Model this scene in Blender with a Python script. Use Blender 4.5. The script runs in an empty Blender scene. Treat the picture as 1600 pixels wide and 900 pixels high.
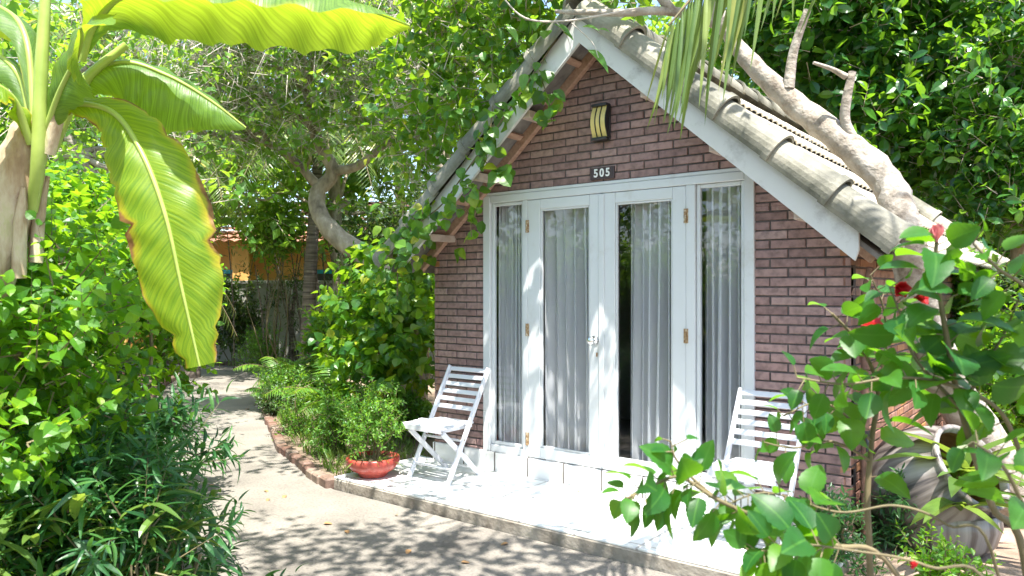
import bpy, bmesh, math, random
import numpy as np
from mathutils import Vector, Matrix

random.seed(11)
rng = np.random.default_rng(11)
C = bpy.context.scene.collection
scene = bpy.context.scene

# ------------------------------------------------------------------ camera
FPX = 1175.0                       # focal length in pixels of the 1600 px wide photograph
CAM = np.array([2.855, -4.75, 1.46])
YAW = math.radians(37.92)
RGT = np.array([math.cos(YAW), math.sin(YAW), 0.0])
FWD = np.array([-math.sin(YAW), math.cos(YAW), 0.0])
cd = bpy.data.cameras.new('camera')
cam = bpy.data.objects.new('camera', cd); C.objects.link(cam)
cam.location = CAM; cam.rotation_euler = (math.pi / 2, 0, YAW)
cd.sensor_width = 36.0; cd.lens = FPX / 1600 * 36.0
cd.shift_y = 5 / 1600; cd.clip_start = 0.05; cd.clip_end = 500
cd.dof.use_dof = True; cd.dof.focus_distance = 5.6; cd.dof.aperture_fstop = 5.0
scene.camera = cam

# ------------------------------------------------------------------ light
SUN_D = Vector((0.32, -0.23, 1.0)).normalized()     # towards the sun
w = bpy.data.worlds.new('World'); scene.world = w; w.use_nodes = True
nt = w.node_tree; nt.nodes.clear()
out = nt.nodes.new('ShaderNodeOutputWorld'); bg = nt.nodes.new('ShaderNodeBackground')
sky = nt.nodes.new('ShaderNodeTexSky'); sky.sky_type = 'NISHITA'; sky.sun_disc = False
sky.sun_elevation = math.asin(SUN_D.z); sky.sun_rotation = math.atan2(SUN_D.x, SUN_D.y)
sky.dust_density = 1.5
nt.links.new(sky.outputs[0], bg.inputs[0]); bg.inputs[1].default_value = 0.15
nt.links.new(bg.outputs[0], out.inputs[0])
sl = bpy.data.lights.new('sun', 'SUN'); sl.energy = 5.0; sl.angle = math.radians(0.5); sl.color = (1.0, 0.955, 0.88)
sun = bpy.data.objects.new('sun', sl); C.objects.link(sun)
sun.rotation_euler = SUN_D.to_track_quat('Z', 'Y').to_euler(); sun.location = (3, -3, 12)
scene.view_settings.view_transform = 'Standard'
try: scene.view_settings.look = 'None'
except Exception: pass
scene.view_settings.gamma = 1.0; scene.view_settings.use_curve_mapping = False
scene.view_settings.exposure = 1.65
scene.cycles.max_bounces = 8; scene.cycles.transparent_max_bounces = 12
scene.cycles.diffuse_bounces = 4; scene.cycles.glossy_bounces = 3; scene.cycles.transmission_bounces = 6
scene.cycles.sample_clamp_indirect = 6.0
scene.cycles.use_denoising = True
scene.cycles.caustics_reflective = False; scene.cycles.caustics_refractive = False

# ------------------------------------------------------------------ helpers
def nrm(a):
    a = np.asarray(a, float)
    return a / np.maximum(np.linalg.norm(a, axis=-1, keepdims=True), 1e-9)

def P(px, py, d):
    """a place in the garden: photo pixel and its distance along the view axis"""
    return CAM + RGT * ((px - 800) / FPX * d) + FWD * d + np.array([0, 0, (455 - py) / FPX * d])

def PZ(px, py, z=0.0):
    """where the line of sight meets height z"""
    d = (CAM[2] - z) * FPX / (py - 455.0)
    return P(px, py, d)

class G:
    """collects vertices and faces, then links them as ONE mesh object"""
    def __init__(s): s.V = []; s.F = []; s.M = []; s.U = []; s.n = 0
    def add(s, V, F, mi=0, uv=None):
        V = np.asarray(V, float).reshape(-1, 3)
        s.U.append(np.zeros((len(V), 2)) if uv is None else np.asarray(uv, float))
        if isinstance(F, np.ndarray): s.F.append((F + s.n)); s.M.append((len(F), mi))
        else:
            by = {}
            for f in F: by.setdefault(len(f), []).append(f)
            for fs in by.values():
                A = np.array(fs, int); s.F.append(A + s.n); s.M.append((len(A), mi))
        s.V.append(V); s.n += len(V)
    def box(s, c, size, R=None, mi=0, bev=0.0):
        x, y, z = [k / 2 for k in size]
        if bev > 0:
            b = min(bev, x * .9, y * .9, z * .9)
            v = []
            for sx in (-1, 1):
                for sy in (-1, 1):
                    for sz in (-1, 1):
                        v += [(sx * x, sy * (y - b), sz * (z - b)), (sx * (x - b), sy * y, sz * (z - b)), (sx * (x - b), sy * (y - b), sz * z)]
            bm = bmesh.new()
            for q in v: bm.verts.new(q)
            bmesh.ops.convex_hull(bm, input=bm.verts)
            bmesh.ops.dissolve_limit(bm, angle_limit=0.01, verts=bm.verts, edges=bm.edges)
            bm.verts.index_update()
            V = np.array([q.co[:] for q in bm.verts]); F = [[q.index for q in f.verts] for f in bm.faces]
            bm.free()
        else:
            V = np.array([(-x, -y, -z), (x, -y, -z), (x, y, -z), (-x, y, -z), (-x, -y, z), (x, -y, z), (x, y, z), (-x, y, z)])
            F = [(0, 3, 2, 1), (4, 5, 6, 7), (0, 1, 5, 4), (1, 2, 6, 5), (2, 3, 7, 6), (3, 0, 4, 7)]
        if R is not None: V = V @ np.array(R).T
        s.add(V + np.asarray(c, float), F, mi); return s
    def beam(s, a, b, wid, hei, up=(0, 0, 1), mi=0, bev=0.0):
        a = np.asarray(a, float); b = np.asarray(b, float)
        y = nrm(b - a); x = nrm(np.cross(y, up)); z = np.cross(x, y)
        return s.box((a + b) / 2, (wid, np.linalg.norm(b - a), hei), np.stack([x, y, z], 1), mi, bev)
    def tube(s, pts, rad, n=8, mi=0, sub=0, cap=True, wob=0.0):
        pts = np.asarray(pts, float); rad = np.broadcast_to(np.asarray(rad, float), (len(pts),)).copy()
        if sub > 1 and len(pts) > 2: pts, rad = smooth(pts, rad, sub)
        m = len(pts)
        T = nrm(np.gradient(pts, axis=0))
        ref = np.array([0.31, 0.17, 0.93]); 
        if abs(T[0] @ ref) > .9: ref = np.array([1., 0, 0])
        x = nrm(np.cross(T[0], ref)); fr = []
        for k in range(m):
            x = nrm(x - T[k] * (x @ T[k])); fr.append((x, np.cross(T[k], x)))
        a = np.linspace(0, 2 * np.pi, n, endpoint=False)
        V = []
        for k in range(m):
            rr = rad[k] * (1 + (rng.normal(0, wob, n) if wob else 0))
            V.append(pts[k] + (np.cos(a) * rr)[:, None] * fr[k][0] + (np.sin(a) * rr)[:, None] * fr[k][1])
        V = np.concatenate(V)
        i = np.arange(n); j = (i + 1) % n
        F = np.concatenate([np.stack([k * n + i, k * n + j, (k + 1) * n + j, (k + 1) * n + i], 1) for k in range(m - 1)])
        uv = np.stack([np.tile(i / n, m), np.repeat(np.linspace(0, 1, m), n)], 1)
        s.add(V, F, mi, uv)
        if cap:
            s.add(V[:n], [tuple(range(n - 1, -1, -1))], mi); s.add(V[-n:], [tuple(range(n))], mi)
        return s
    def lathe(s, prof, c=(0, 0, 0), n=32, R=None, mi=0):
        prof = np.asarray(prof, float); m = len(prof)
        a = np.linspace(0, 2 * np.pi, n, endpoint=False)
        V = np.concatenate([np.stack([np.cos(a) * r, np.sin(a) * r, np.full(n, z)], 1) for r, z in prof])
        if R is not None: V = V @ np.array(R).T
        i = np.arange(n); j = (i + 1) % n
        F = np.concatenate([np.stack([k * n + i, k * n + j, (k + 1) * n + j, (k + 1) * n + i], 1) for k in range(m - 1)])
        uv = np.stack([np.tile(i / n, m), np.repeat(np.linspace(0, 1, m), n)], 1)
        s.add(V + np.asarray(c, float), F, mi, uv); return s
    def prism(s, poly, e, mi=0):
        """convex polygon (k,3) extruded by vector e"""
        A = np.asarray(poly, float); k = len(A); B = A + np.asarray(e, float)
        F = [tuple(range(k)), tuple(range(2 * k - 1, k - 1, -1))] + [(i, i + k, (i + 1) % k + k, (i + 1) % k) for i in range(k)]
        s.add(np.concatenate([A, B]), F, mi); return s
    def build(s, name, mats, parent=None, origin=None, smooth_=False, fix=False):
        V = np.concatenate(s.V)
        if parent is not None:
            r = parent
            while r.parent is not None: r = r.parent
            org = np.array(r.location)
        elif origin is not None: org = np.asarray(origin, float)
        else: org = np.array([V[:, 0].mean(), V[:, 1].mean(), V[:, 2].min()])
        V = V - org
        me = bpy.data.meshes.new(name)
        me.vertices.add(len(V)); me.vertices.foreach_set('co', V.astype(np.float32).ravel())
        loops = np.concatenate([f.ravel() for f in s.F]); sizes = np.concatenate([np.full(len(f), f.shape[1]) for f in s.F])
        me.loops.add(len(loops)); me.loops.foreach_set('vertex_index', loops.astype(np.int32))
        me.polygons.add(len(sizes))
        st = np.concatenate([[0], np.cumsum(sizes)[:-1]])
        me.polygons.foreach_set('loop_start', st.astype(np.int32))
        mi = np.concatenate([np.full(n, m) for n, m in s.M])
        me.polygons.foreach_set('material_index', mi.astype(np.int32))
        U = np.concatenate(s.U)
        l = me.uv_layers.new(name='UVMap'); l.data.foreach_set('uv', U[loops].astype(np.float32).ravel())
        me.update(calc_edges=True); me.validate()
        if fix:
            bm = bmesh.new(); bm.from_mesh(me); bmesh.ops.recalc_face_normals(bm, faces=bm.faces); bm.to_mesh(me); bm.free()
        me.polygons.foreach_set('use_smooth', np.full(len(me.polygons), bool(smooth_)))
        for m in (mats if isinstance(mats, (list, tuple)) else [mats]): me.materials.append(m)
        o = bpy.data.objects.new(name, me); C.objects.link(o)
        if parent is not None: o.parent = parent
        else: o.location = org
        return o

def smooth(pts, rad, sub):
    """Catmull-Rom resampling"""
    p = np.concatenate([[2 * pts[0] - pts[1]], pts, [2 * pts[-1] - pts[-2]]]); r = np.concatenate([[rad[0]], rad, [rad[-1]]])
    op = []; orr = []
    for k in range(1, len(p) - 2):
        for t in np.linspace(0, 1, sub, endpoint=False):
            a, b, c, d = p[k - 1], p[k], p[k + 1], p[k + 2]
            op.append(.5 * (2 * b + (c - a) * t + (2 * a - 5 * b + 4 * c - d) * t * t + (-a + 3 * b - 3 * c + d) * t ** 3))
            orr.append(r[k] * (1 - t) + r[k + 1] * t)
    op.append(pts[-1]); orr.append(rad[-1])
    return np.array(op), np.array(orr)

def tag(o, label=None, cat=None, group=None, kind=None):
    if label: o['label'] = label
    if cat: o['category'] = cat
    if group: o['group'] = group
    if kind: o['kind'] = kind
    return o

def thing(name, label, cat, loc=(0, 0, 0), group=None):
    o = bpy.data.objects.new(name, None); C.objects.link(o)
    o.location = loc; o.empty_display_size = .2
    return tag(o, label, cat, group)

# ------------------------------------------------------------------ materials
def mat(name):
    m = bpy.data.materials.new(name); m.use_nodes = True
    t = m.node_tree; t.nodes.clear()
    o = t.nodes.new('ShaderNodeOutputMaterial')
    return m, t, o, (lambda k: t.nodes.new('ShaderNode' + k)), (lambda a, b: t.links.new(a, b))

def ramp(N, stops):
    r = N('ValToRGB'); e = r.color_ramp.elements
    e[0].position = stops[0][0]; e[0].color = (*stops[0][1], 1)
    e[1].position = stops[-1][0]; e[1].color = (*stops[-1][1], 1)
    for p, c in stops[1:-1]:
        q = e.new(p); q.color = (*c, 1)
    return r

def noisy(name, stops, scale=6, rough=.6, bump=.0, bscale=None, detail=6, metal=0, spec=.4, stretch=None, obj_rand=False, coord='Object'):
    m, t, o, N, L = mat(name)
    p = N('BsdfPrincipled'); tc = N('TexCoord'); n = N('TexNoise')
    n.inputs['Scale'].default_value = scale; n.inputs['Detail'].default_value = detail; n.inputs['Roughness'].default_value = .62
    src = tc.outputs[coord]
    if stretch:
        mp = N('Mapping'); mp.inputs['Scale'].default_value = stretch; L(src, mp.inputs[0]); src = mp.outputs[0]
    L(src, n.inputs['Vector'])
    r = ramp(N, stops); L(n.outputs['Fac'], r.inputs[0]); L(r.outputs[0], p.inputs['Base Color'])
    p.inputs['Roughness'].default_value = rough; p.inputs['Metallic'].default_value = metal; p.inputs['Specular IOR Level'].default_value = spec
    if bump:
        b = N('Bump'); n2 = N('TexNoise'); n2.inputs['Scale'].default_value = bscale or scale * 4; n2.inputs['Detail'].default_value = 5
        L(src, n2.inputs['Vector']); L(n2.outputs['Fac'], b.inputs['Height']); b.inputs['Strength'].default_value = bump; b.inputs['Distance'].default_value = .02
        L(b.outputs[0], p.inputs['Normal'])
    L(p.outputs[0], o.inputs[0]); return m

def leafmat(name, stops, trans=(.25, .4, .03), tw=.4, rough=.4, vein=None, spec=.5, ridge=0):
    """leaf: every leaf its own tint, thin enough to let the sun through, a paler midrib"""
    m, t, o, N, L = mat(name)
    g = N('NewGeometry'); r = ramp(N, stops); L(g.outputs['Random Per Island'], r.inputs[0])
    col = r.outputs[0]
    uvn = N('UVMap'); sp = N('SeparateXYZ'); L(uvn.outputs[0], sp.inputs[0])
    if vein:
        a = N('Math'); a.operation = 'SUBTRACT'; L(sp.outputs[0], a.inputs[0]); a.inputs[1].default_value = .5
        b = N('Math'); b.operation = 'ABSOLUTE'; L(a.outputs[0], b.inputs[0])
        c = N('Math'); c.operation = 'LESS_THAN'; L(b.outputs[0], c.inputs[0]); c.inputs[1].default_value = .035
        # side veins
        d = N('Math'); d.operation = 'MULTIPLY_ADD'; L(b.outputs[0], d.inputs[0]); d.inputs[1].default_value = -1.1; L(sp.outputs[1], d.inputs[2])
        e = N('Math'); e.operation = 'MULTIPLY'; L(d.outputs[0], e.inputs[0]); e.inputs[1].default_value = 8.0
        f = N('Math'); f.operation = 'FRACT'; L(e.outputs[0], f.inputs[0])
        h = N('Math'); h.operation = 'LESS_THAN'; L(f.outputs[0], h.inputs[0]); h.inputs[1].default_value = .12
        k = N('Math'); k.operation = 'MULTIPLY_ADD'; L(h.outputs[0], k.inputs[0]); k.inputs[1].default_value = .35; L(c.outputs[0], k.inputs[2])
        k.use_clamp = True
        mx = N('MixRGB'); L(k.outputs[0], mx.inputs[0]); L(col, mx.inputs[1]); mx.inputs[2].default_value = (*vein, 1); col = mx.outputs[0]
    if vein:   # blotches and specks of age
        tcm = N('TexCoord'); nm = N('TexNoise'); nm.inputs['Scale'].default_value = 38; nm.inputs['Detail'].default_value = 6; L(tcm.outputs['Object'], nm.inputs['Vector'])
        rm = ramp(N, [(.27, (.45, .34, .2)), (.36, (.8, .84, .8)), (.55, (1, 1, 1)), (.75, (1.35, 1.2, 1.0))]); L(nm.outputs['Fac'], rm.inputs[0])
        mm = N('MixRGB'); mm.blend_type = 'MULTIPLY'; mm.inputs[0].default_value = 1; L(col, mm.inputs[1]); L(rm.outputs[0], mm.inputs[2]); col = mm.outputs[0]
    p = N('BsdfPrincipled'); L(col, p.inputs['Base Color']); p.inputs['Roughness'].default_value = rough; p.inputs['Specular IOR Level'].default_value = spec
    tr = N('BsdfTranslucent')
    mt = N('MixRGB'); mt.blend_type = 'MULTIPLY'; mt.inputs[0].default_value = .55
    mt.inputs[1].default_value = (*trans, 1)
    rr = ramp(N, [(0, (.55, .6, .5)), (1, (1.2, 1.1, .9))]); L(g.outputs['Random Per Island'], rr.inputs[0]); L(rr.outputs[0], mt.inputs[2])
    L(mt.outputs[0], tr.inputs[0])
    if ridge:
        n = N('TexNoise'); n.inputs['Scale'].default_value = ridge; tc = N('TexCoord'); L(tc.outputs['Object'], n.inputs['Vector'])
        bp = N('Bump'); bp.inputs['Strength'].default_value = .35; bp.inputs['Distance'].default_value = .01
        L(n.outputs['Fac'], bp.inputs['Height']); L(bp.outputs[0], p.inputs['Normal'])
    ms = N('MixShader'); ms.inputs[0].default_value = tw; L(p.outputs[0], ms.inputs[1]); L(tr.outputs[0], ms.inputs[2])
    L(ms.outputs[0], o.inputs[0]); return m

def solid(name, c, rough=.5, metal=0, spec=.5):
    return noisy(name, [(.3, tuple(k * .88 for k in c)), (.7, tuple(min(1, k * 1.08) for k in c))], 14, rough, metal=metal, spec=spec)

# ------------------------------------------------------------------ leaves
def leaf_tpl(rows, kind='ovate', fold=.18, droop=.25):
    """unit leaf: x across (-.5..+.5 at the widest), y along 0..1, z up"""
    def wid(t):
        if kind == 'ovate': return math.sin(math.pi * t ** .72) ** .9
        if kind == 'heart': return (math.sin(math.pi * min(1, t * .86 + .14)) ** .8) * (1.0 if t > .1 else .8)
        if kind == 'obov': return math.sin(math.pi * t ** 1.35) ** .8
        if kind == 'lance': return math.sin(math.pi * t ** .8) ** .7
        return 1.0 - t ** 3
    V = [(0, 0, 0, 0)]; U = [(.5, 0)]; F = []
    for k in range(1, rows + 1):
        t = k / (rows + 1); h = wid(t) * .5; z = -droop * t * t
        V += [(-h, t, z, fold * h * 1.4), (0, t, z, 0), (h, t, z, fold * h * 1.4)]; U += [(.5 - h, t), (.5, t), (.5 + h, t)]
    if kind == 'heart' and rows > 9:
        V = [(x * (1.0 + (.07 if ((i - 1) // 3) % 2 else -.02)), y, z, f_) for i, (x, y, z, f_) in enumerate(V)]
    V.append((0, 1, -droop, 0)); U.append((.5, 1)); n = len(V) - 1
    F += [(0, 2, 1), (0, 3, 2)]
    for k in range(rows - 1):
        a = 1 + 3 * k
        F += [(a, a + 1, a + 4), (a, a + 4, a + 3), (a + 1, a + 2, a + 5), (a + 1, a + 5, a + 4)]
    a = 1 + 3 * (rows - 1)
    F += [(a, a + 1, n), (a + 1, a + 2, n)]
    return np.array(V, float), np.array(F, int), np.array(U, float)

OV1 = leaf_tpl(1, 'ovate'); OV2 = leaf_tpl(2, 'ovate'); OV5 = leaf_tpl(6, 'ovate', .22, .3)
HT3 = leaf_tpl(3, 'heart', .2, .25); HT6 = leaf_tpl(13, 'heart', .2, .34); OB3 = leaf_tpl(3, 'obov', .2, .2); LA2 = leaf_tpl(2, 'lance', .2, .25); LA4 = leaf_tpl(5, 'lance', .2, .5)
STRAP = leaf_tpl(6, 'strap', .3, .0)

def put_leaves(g, Pn, D, U, S, tpl, ratio=.6, mi=0, curl=0.0):
    """all leaves at once: base points, directions, up hints and lengths"""
    Pn = np.asarray(Pn, float); N = len(Pn)
    if not N: return
    D = nrm(D); X = nrm(np.cross(D, U)); Z = np.cross(X, D)
    V, F, uv = tpl; k = len(V); S = np.broadcast_to(np.asarray(S, float), (N,))
    R = np.asarray(ratio) * (1 + rng.uniform(-.15, .15, N))
    zc = 1 + (rng.uniform(-1, 1.4, N) * curl if curl else 0) * np.ones(N)
    A = Pn[:, None, :] + S[:, None, None] * (V[None, :, 0, None] * X[:, None, :] * R[:, None, None] + V[None, :, 1, None] * D[:, None, :] + V[None, :, 2, None] * Z[:, None, :] * zc[:, None, None] + V[None, :, 3, None] * Z[:, None, :] * R[:, None, None])
    Fa = (F[None] + (np.arange(N) * k)[:, None, None]).reshape(-1, F.shape[1])
    g.add(A.reshape(-1, 3), Fa, mi, np.tile(uv, (N, 1)))

def rand_dir(n): return nrm(rng.normal(size=(n, 3)))

def clump_twigs(cl, per, up=.35, out=.8, rnd=.5, shell=2.4):
    """twig start points and directions inside a list of (centre, radii)"""
    ps = []; ds = []
    for c, r in cl:
        r = np.broadcast_to(np.asarray(r, float), (3,)); c = np.asarray(c, float)
        n = max(1, int(per * (r.mean() / max(1e-6, np.mean([np.mean(q[1]) for q in cl]))) ** 2))
        d = rand_dir(n); rad = rng.uniform(0, 1, n) ** (1 / shell)
        ps.append(c + d * rad[:, None] * r)
        ds.append(nrm(d * out + np.array([0, 0, up]) + rng.normal(size=(n, 3)) * rnd))
    return np.concatenate(ps), np.concatenate(ds)

def twig_sticks(g, S, D, Ln, r, mi=0, sag=0.0):
    n = len(S); X = nrm(np.cross(D, np.array([.3, .2, .9]))); Y = np.cross(D, X)
    r = np.broadcast_to(np.asarray(r, float), (n,))[:, None]; E = S + D * np.asarray(Ln)[:, None] + np.array([0, 0, -1]) * sag * np.asarray(Ln)[:, None]
    rings = [S + X * r, S - .5 * X * r + .87 * Y * r, S - .5 * X * r - .87 * Y * r, E]
    V = np.stack(rings, 1).reshape(-1, 3)
    F = np.array([(0, 1, 3), (1, 2, 3), (2, 0, 3)])
    g.add(V, (F[None] + (np.arange(n) * 4)[:, None, None]).reshape(-1, 3), mi)

def twig_leaves(g, S, D, Ln, n, size, tpl, ratio=.6, along=.5, rad=1.0, up=.15, droop=0.0, jit=.35, flat=.6, mi=0, start=.1, sag=0.0, curl=.0, smin=.6):
    """n leaves up each twig, spiralling, shrinking to the tip"""
    T = len(S); X = nrm(np.cross(D, rand_dir(T))); Y = np.cross(D, X)
    t = np.tile(np.linspace(start, 1, n), (T, 1)) + rng.uniform(-.05, .05, (T, n))
    a = np.arange(n)[None, :] * 2.4 + rng.uniform(0, 6.28, (T, 1)) + rng.normal(0, .3, (T, n))
    Ln = np.asarray(Ln)[:, None, None]
    B = S[:, None] + D[:, None] * t[..., None] * Ln + np.array([0, 0, -1]) * sag * Ln * (t ** 2)[..., None]
    R = np.cos(a)[..., None] * X[:, None] + np.sin(a)[..., None] * Y[:, None]
    Dl = D[:, None] * (along + .5 * (t ** 2)[..., None]) + R * rad + np.array([0, 0, up - droop]) + rng.normal(size=(T, n, 3)) * jit * .5
    U = np.array([0, 0, 1.0]) * flat + rng.normal(size=(T, n, 3)) * jit + D[:, None] * .4
    sz = size * rng.uniform(smin, 1.15, (T, n)) * (1 - .3 * np.clip(t, 0, 1) ** 3)
    put_leaves(g, B.reshape(-1, 3), Dl.reshape(-1, 3), U.reshape(-1, 3), sz.ravel(), tpl, ratio, mi, curl)

def limb(g, pts, r0, r1, n=7, sub=5, wob=.05, mi=0):
    pts = np.asarray(pts, float); g.tube(pts, np.linspace(r0, r1, len(pts)), n, mi, sub, True, wob)

def wander(a, b, k=3, amp=.12):
    """a crooked line from a to b"""
    a = np.asarray(a, float); b = np.asarray(b, float); L = np.linalg.norm(b - a)
    q = [a + (b - a) * t for t in np.linspace(0, 1, k + 2)]
    for i in range(1, k + 1): q[i] = q[i] + rng.normal(size=3) * amp * L + np.array([0, 0, .05 * L])
    return np.array(q)

def ground_plant(name, label, cat, base, cl, per, L, nleaf, size, tpl, ratio, lm, sm, group=None, stem_r=.012, up=.35, out=.7, leafkw=None, stick_r=.004, stems=7, rnd=.5, shell=2.4, sag=0.0, extra=None):
    """a bush: woody stems from the ground to each clump, twigs, leaves"""
    base = np.asarray(base, float)
    t = thing(name, label, cat, base, group)
    g = G(); g2 = G()
    idx = list(range(len(cl))); random.shuffle(idx)
    for k in idx[:max(stems, 1)]:
        b = base + np.array([rng.uniform(-.12, .12), rng.uniform(-.12, .12), -.03])
        c = np.asarray(cl[k][0], float)
        bb = b * .55 + np.array([c[0], c[1], base[2] - .03]) * .45
        limb(g2, wander(bb, c, 2, .06), stem_r, stem_r * .45, 6, 4)
    S, D = clump_twigs(cl, per, up, out, rnd, shell)
    keep = S[:, 2] > base[2] + .03; S = S[keep]; D = D[keep]
    Ln = L * rng.uniform(.6, 1.25, len(S))
    twig_sticks(g2, S, D, Ln, stick_r, 0, sag)
    twig_leaves(g, S, D, Ln, nleaf, size, tpl, ratio, sag=sag, **(leafkw or {}))
    g2.build('stems', sm, t); g.build('foliage', lm, t)
    return t
# ------------------------------------------------------------------ the materials of the place
M = {}
def brick_mat(name, stops):
    m, t, o, N, L = mat(name)
    g = N('NewGeometry'); r = ramp(N, stops); L(g.outputs['Random Per Island'], r.inputs[0])
    tc = N('TexCoord'); n = N('TexNoise'); n.inputs['Scale'].default_value = 22; n.inputs['Detail'].default_value = 7; L(tc.outputs['Object'], n.inputs['Vector'])
    r2 = ramp(N, [(.3, (.62, .62, .62)), (.55, (1, 1, 1)), (.8, (1.2, 1.16, 1.12))]); L(n.outputs['Fac'], r2.inputs[0])
    mx = N('MixRGB'); mx.blend_type = 'MULTIPLY'; mx.inputs[0].default_value = 1; L(r.outputs[0], mx.inputs[1]); L(r2.outputs[0], mx.inputs[2])
    n3 = N('TexNoise'); n3.inputs['Scale'].default_value = 2.2; n3.inputs['Detail'].default_value = 8; L(tc.outputs['Object'], n3.inputs['Vector'])
    r3 = ramp(N, [(.32, (.80, .79, .79)), (.5, (.98, .97, .96)), (.68, (1.10, 1.07, 1.04))]); L(n3.outputs['Fac'], r3.inputs[0])
    m3 = N('MixRGB'); m3.blend_type = 'MULTIPLY'; m3.inputs[0].default_value = 1; L(mx.outputs[0], m3.inputs[1]); L(r3.outputs[0], m3.inputs[2])
    ns = N('TexNoise'); ns.inputs['Scale'].default_value = 13; ns.inputs['Detail'].default_value = 10; ns.inputs['Roughness'].default_value = .75; L(tc.outputs['Object'], ns.inputs['Vector'])
    rs = ramp(N, [(.60, (0, 0, 0)), (.72, (.5, .5, .5))]); L(ns.outputs['Fac'], rs.inputs[0])   # smears of pale mortar and lime
    m4 = N('MixRGB'); L(rs.outputs[0], m4.inputs[0]); L(m3.outputs[0], m4.inputs[1]); m4.inputs[2].default_value = (.46, .40, .37, 1); m3 = m4
    p = N('BsdfPrincipled'); L(m3.outputs[0], p.inputs['Base Color']); p.inputs['Roughness'].default_value = .62; p.inputs['Specular IOR Level'].default_value = .35
    n2 = N('TexNoise'); n2.inputs['Scale'].default_value = 90; n2.inputs['Detail'].default_value = 4; L(tc.outputs['Object'], n2.inputs['Vector'])
    b = N('Bump'); b.inputs['Strength'].default_value = .35; b.inputs['Distance'].default_value = .01; L(n2.outputs['Fac'], b.inputs['Height']); L(b.outputs[0], p.inputs['Normal'])
    L(p.outputs[0], o.inputs[0]); return m
M['brick'] = brick_mat('brown_brick', [(0, (.25, .155, .145)), (.12, (.295, .185, .172)), (.5, (.33, .212, .197)), (.88, (.365, .24, .222)), (1, (.43, .30, .275))])
M['brick_side'] = brick_mat('warm_brick', [(0, (.24, .11, .07)), (.35, (.30, .16, .12)), (.8, (.34, .19, .15)), (1, (.42, .2, .08))])
M['mortar'] = noisy('dark_mortar', [(.3, (.075, .06, .058)), (.7, (.15, .125, .118))], 30, .9, .3)
def wood_paint(name, base, dirt, lo=.33, hi=.5, sc=5, rough=.45):
    m, t, o, N, L = mat(name)
    tc = N('TexCoord'); n = N('TexNoise'); n.inputs['Scale'].default_value = sc; n.inputs['Detail'].default_value = 9; n.inputs['Roughness'].default_value = .7
    L(tc.outputs['Object'], n.inputs['Vector']); r = ramp(N, [(lo - .07, dirt), (lo, tuple(.6 * a + .4 * b for a, b in zip(base, dirt))), (hi, base), (.8, tuple(min(.85, k * 1.04) for k in base))]); L(n.outputs['Fac'], r.inputs[0])
    p = N('BsdfPrincipled'); L(r.outputs[0], p.inputs['Base Color']); p.inputs['Roughness'].default_value = rough
    b = N('Bump'); b.inputs['Strength'].default_value = .12; b.inputs['Distance'].default_value = .01; L(n.outputs['Fac'], b.inputs['Height']); L(b.outputs[0], p.inputs['Normal'])
    L(p.outputs[0], o.inputs[0]); return m
M['frame'] = wood_paint('white_door_paint', (.60, .62, .63), (.46, .44, .40), .34, .45, 3.4)
M['fascia'] = wood_paint('weathered_white_board', (.60, .60, .58), (.24, .22, .20), .36, .48, 4.0, .55)
M['chair'] = wood_paint('white_chair_paint', (.64, .65, .69), (.40, .37, .33), .30, .38, 9.0, .4)
M['rafter'] = noisy('pinkish_rafter_wood', [(.3, (.30, .17, .12)), (.7, (.46, .30, .22))], 8, .6, .2, stretch=(6, 1, 6))
M['purlin'] = noisy('pale_purlin_wood', [(.3, (.40, .30, .25)), (.7, (.55, .45, .38))], 9, .6, .2)
M['deck'] = noisy('roof_underside', [(.3, (.09, .08, .075)), (.7, (.24, .22, .20))], 6, .8, .3)
M['tile'] = noisy('cream_roof_tile', [(.25, (.24, .21, .16)), (.4, (.46, .42, .33)), (.6, (.58, .53, .42)), (.8, (.64, .60, .50))], 3.5, .75, .25, 40)
M['cap'] = noisy('weathered_verge_tile', [(.3, (.06, .06, .045)), (.45, (.16, .155, .12)), (.6, (.26, .245, .195)), (.78, (.40, .37, .30))], 3.2, .65, .2, 45)
M['redtile'] = noisy('red_roof_tile', [(.3, (.28, .12, .08)), (.7, (.42, .22, .16))], 5, .7, .2)
M['rust'] = noisy('rusty_brass', [(.38, (.20, .09, .04)), (.55, (.42, .30, .16)), (.68, (.66, .64, .58))], 60, .6, .2, metal=.15)
M['steel'] = noisy('polished_steel', [(.3, (.75, .75, .75)), (.7, (.9, .9, .9))], 10, .12, metal=1)
M['black'] = solid('black_metal', (.02, .02, .022), .4)
M['plate'] = solid('dark_brown_plate', (.045, .022, .022), .4)
M['white'] = solid('white_lettering', (.82, .82, .80), .5)
M['amber'] = solid('cream_lamp_glass', (.72, .58, .22), .3)
M['pipe'] = noisy('rusty_brown_pipe', [(.3, (.12, .06, .045)), (.7, (.24, .13, .09))], 14, .5, .1)
M['render'] = noisy('grey_render', [(.3, (.30, .29, .27)), (.7, (.46, .45, .42))], 3, .85, .15)
M['orange'] = noisy('orange_plaster', [(.3, (.62, .30, .08)), (.7, (.75, .42, .14))], 2, .8, .1)
M['teal'] = solid('teal_paint', (.02, .42, .55), .4)
M['dark'] = solid('dark_interior', (.05, .048, .045), .8)
M['room'] = solid('dim_room_plaster', (.22, .21, .20), .8)
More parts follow.
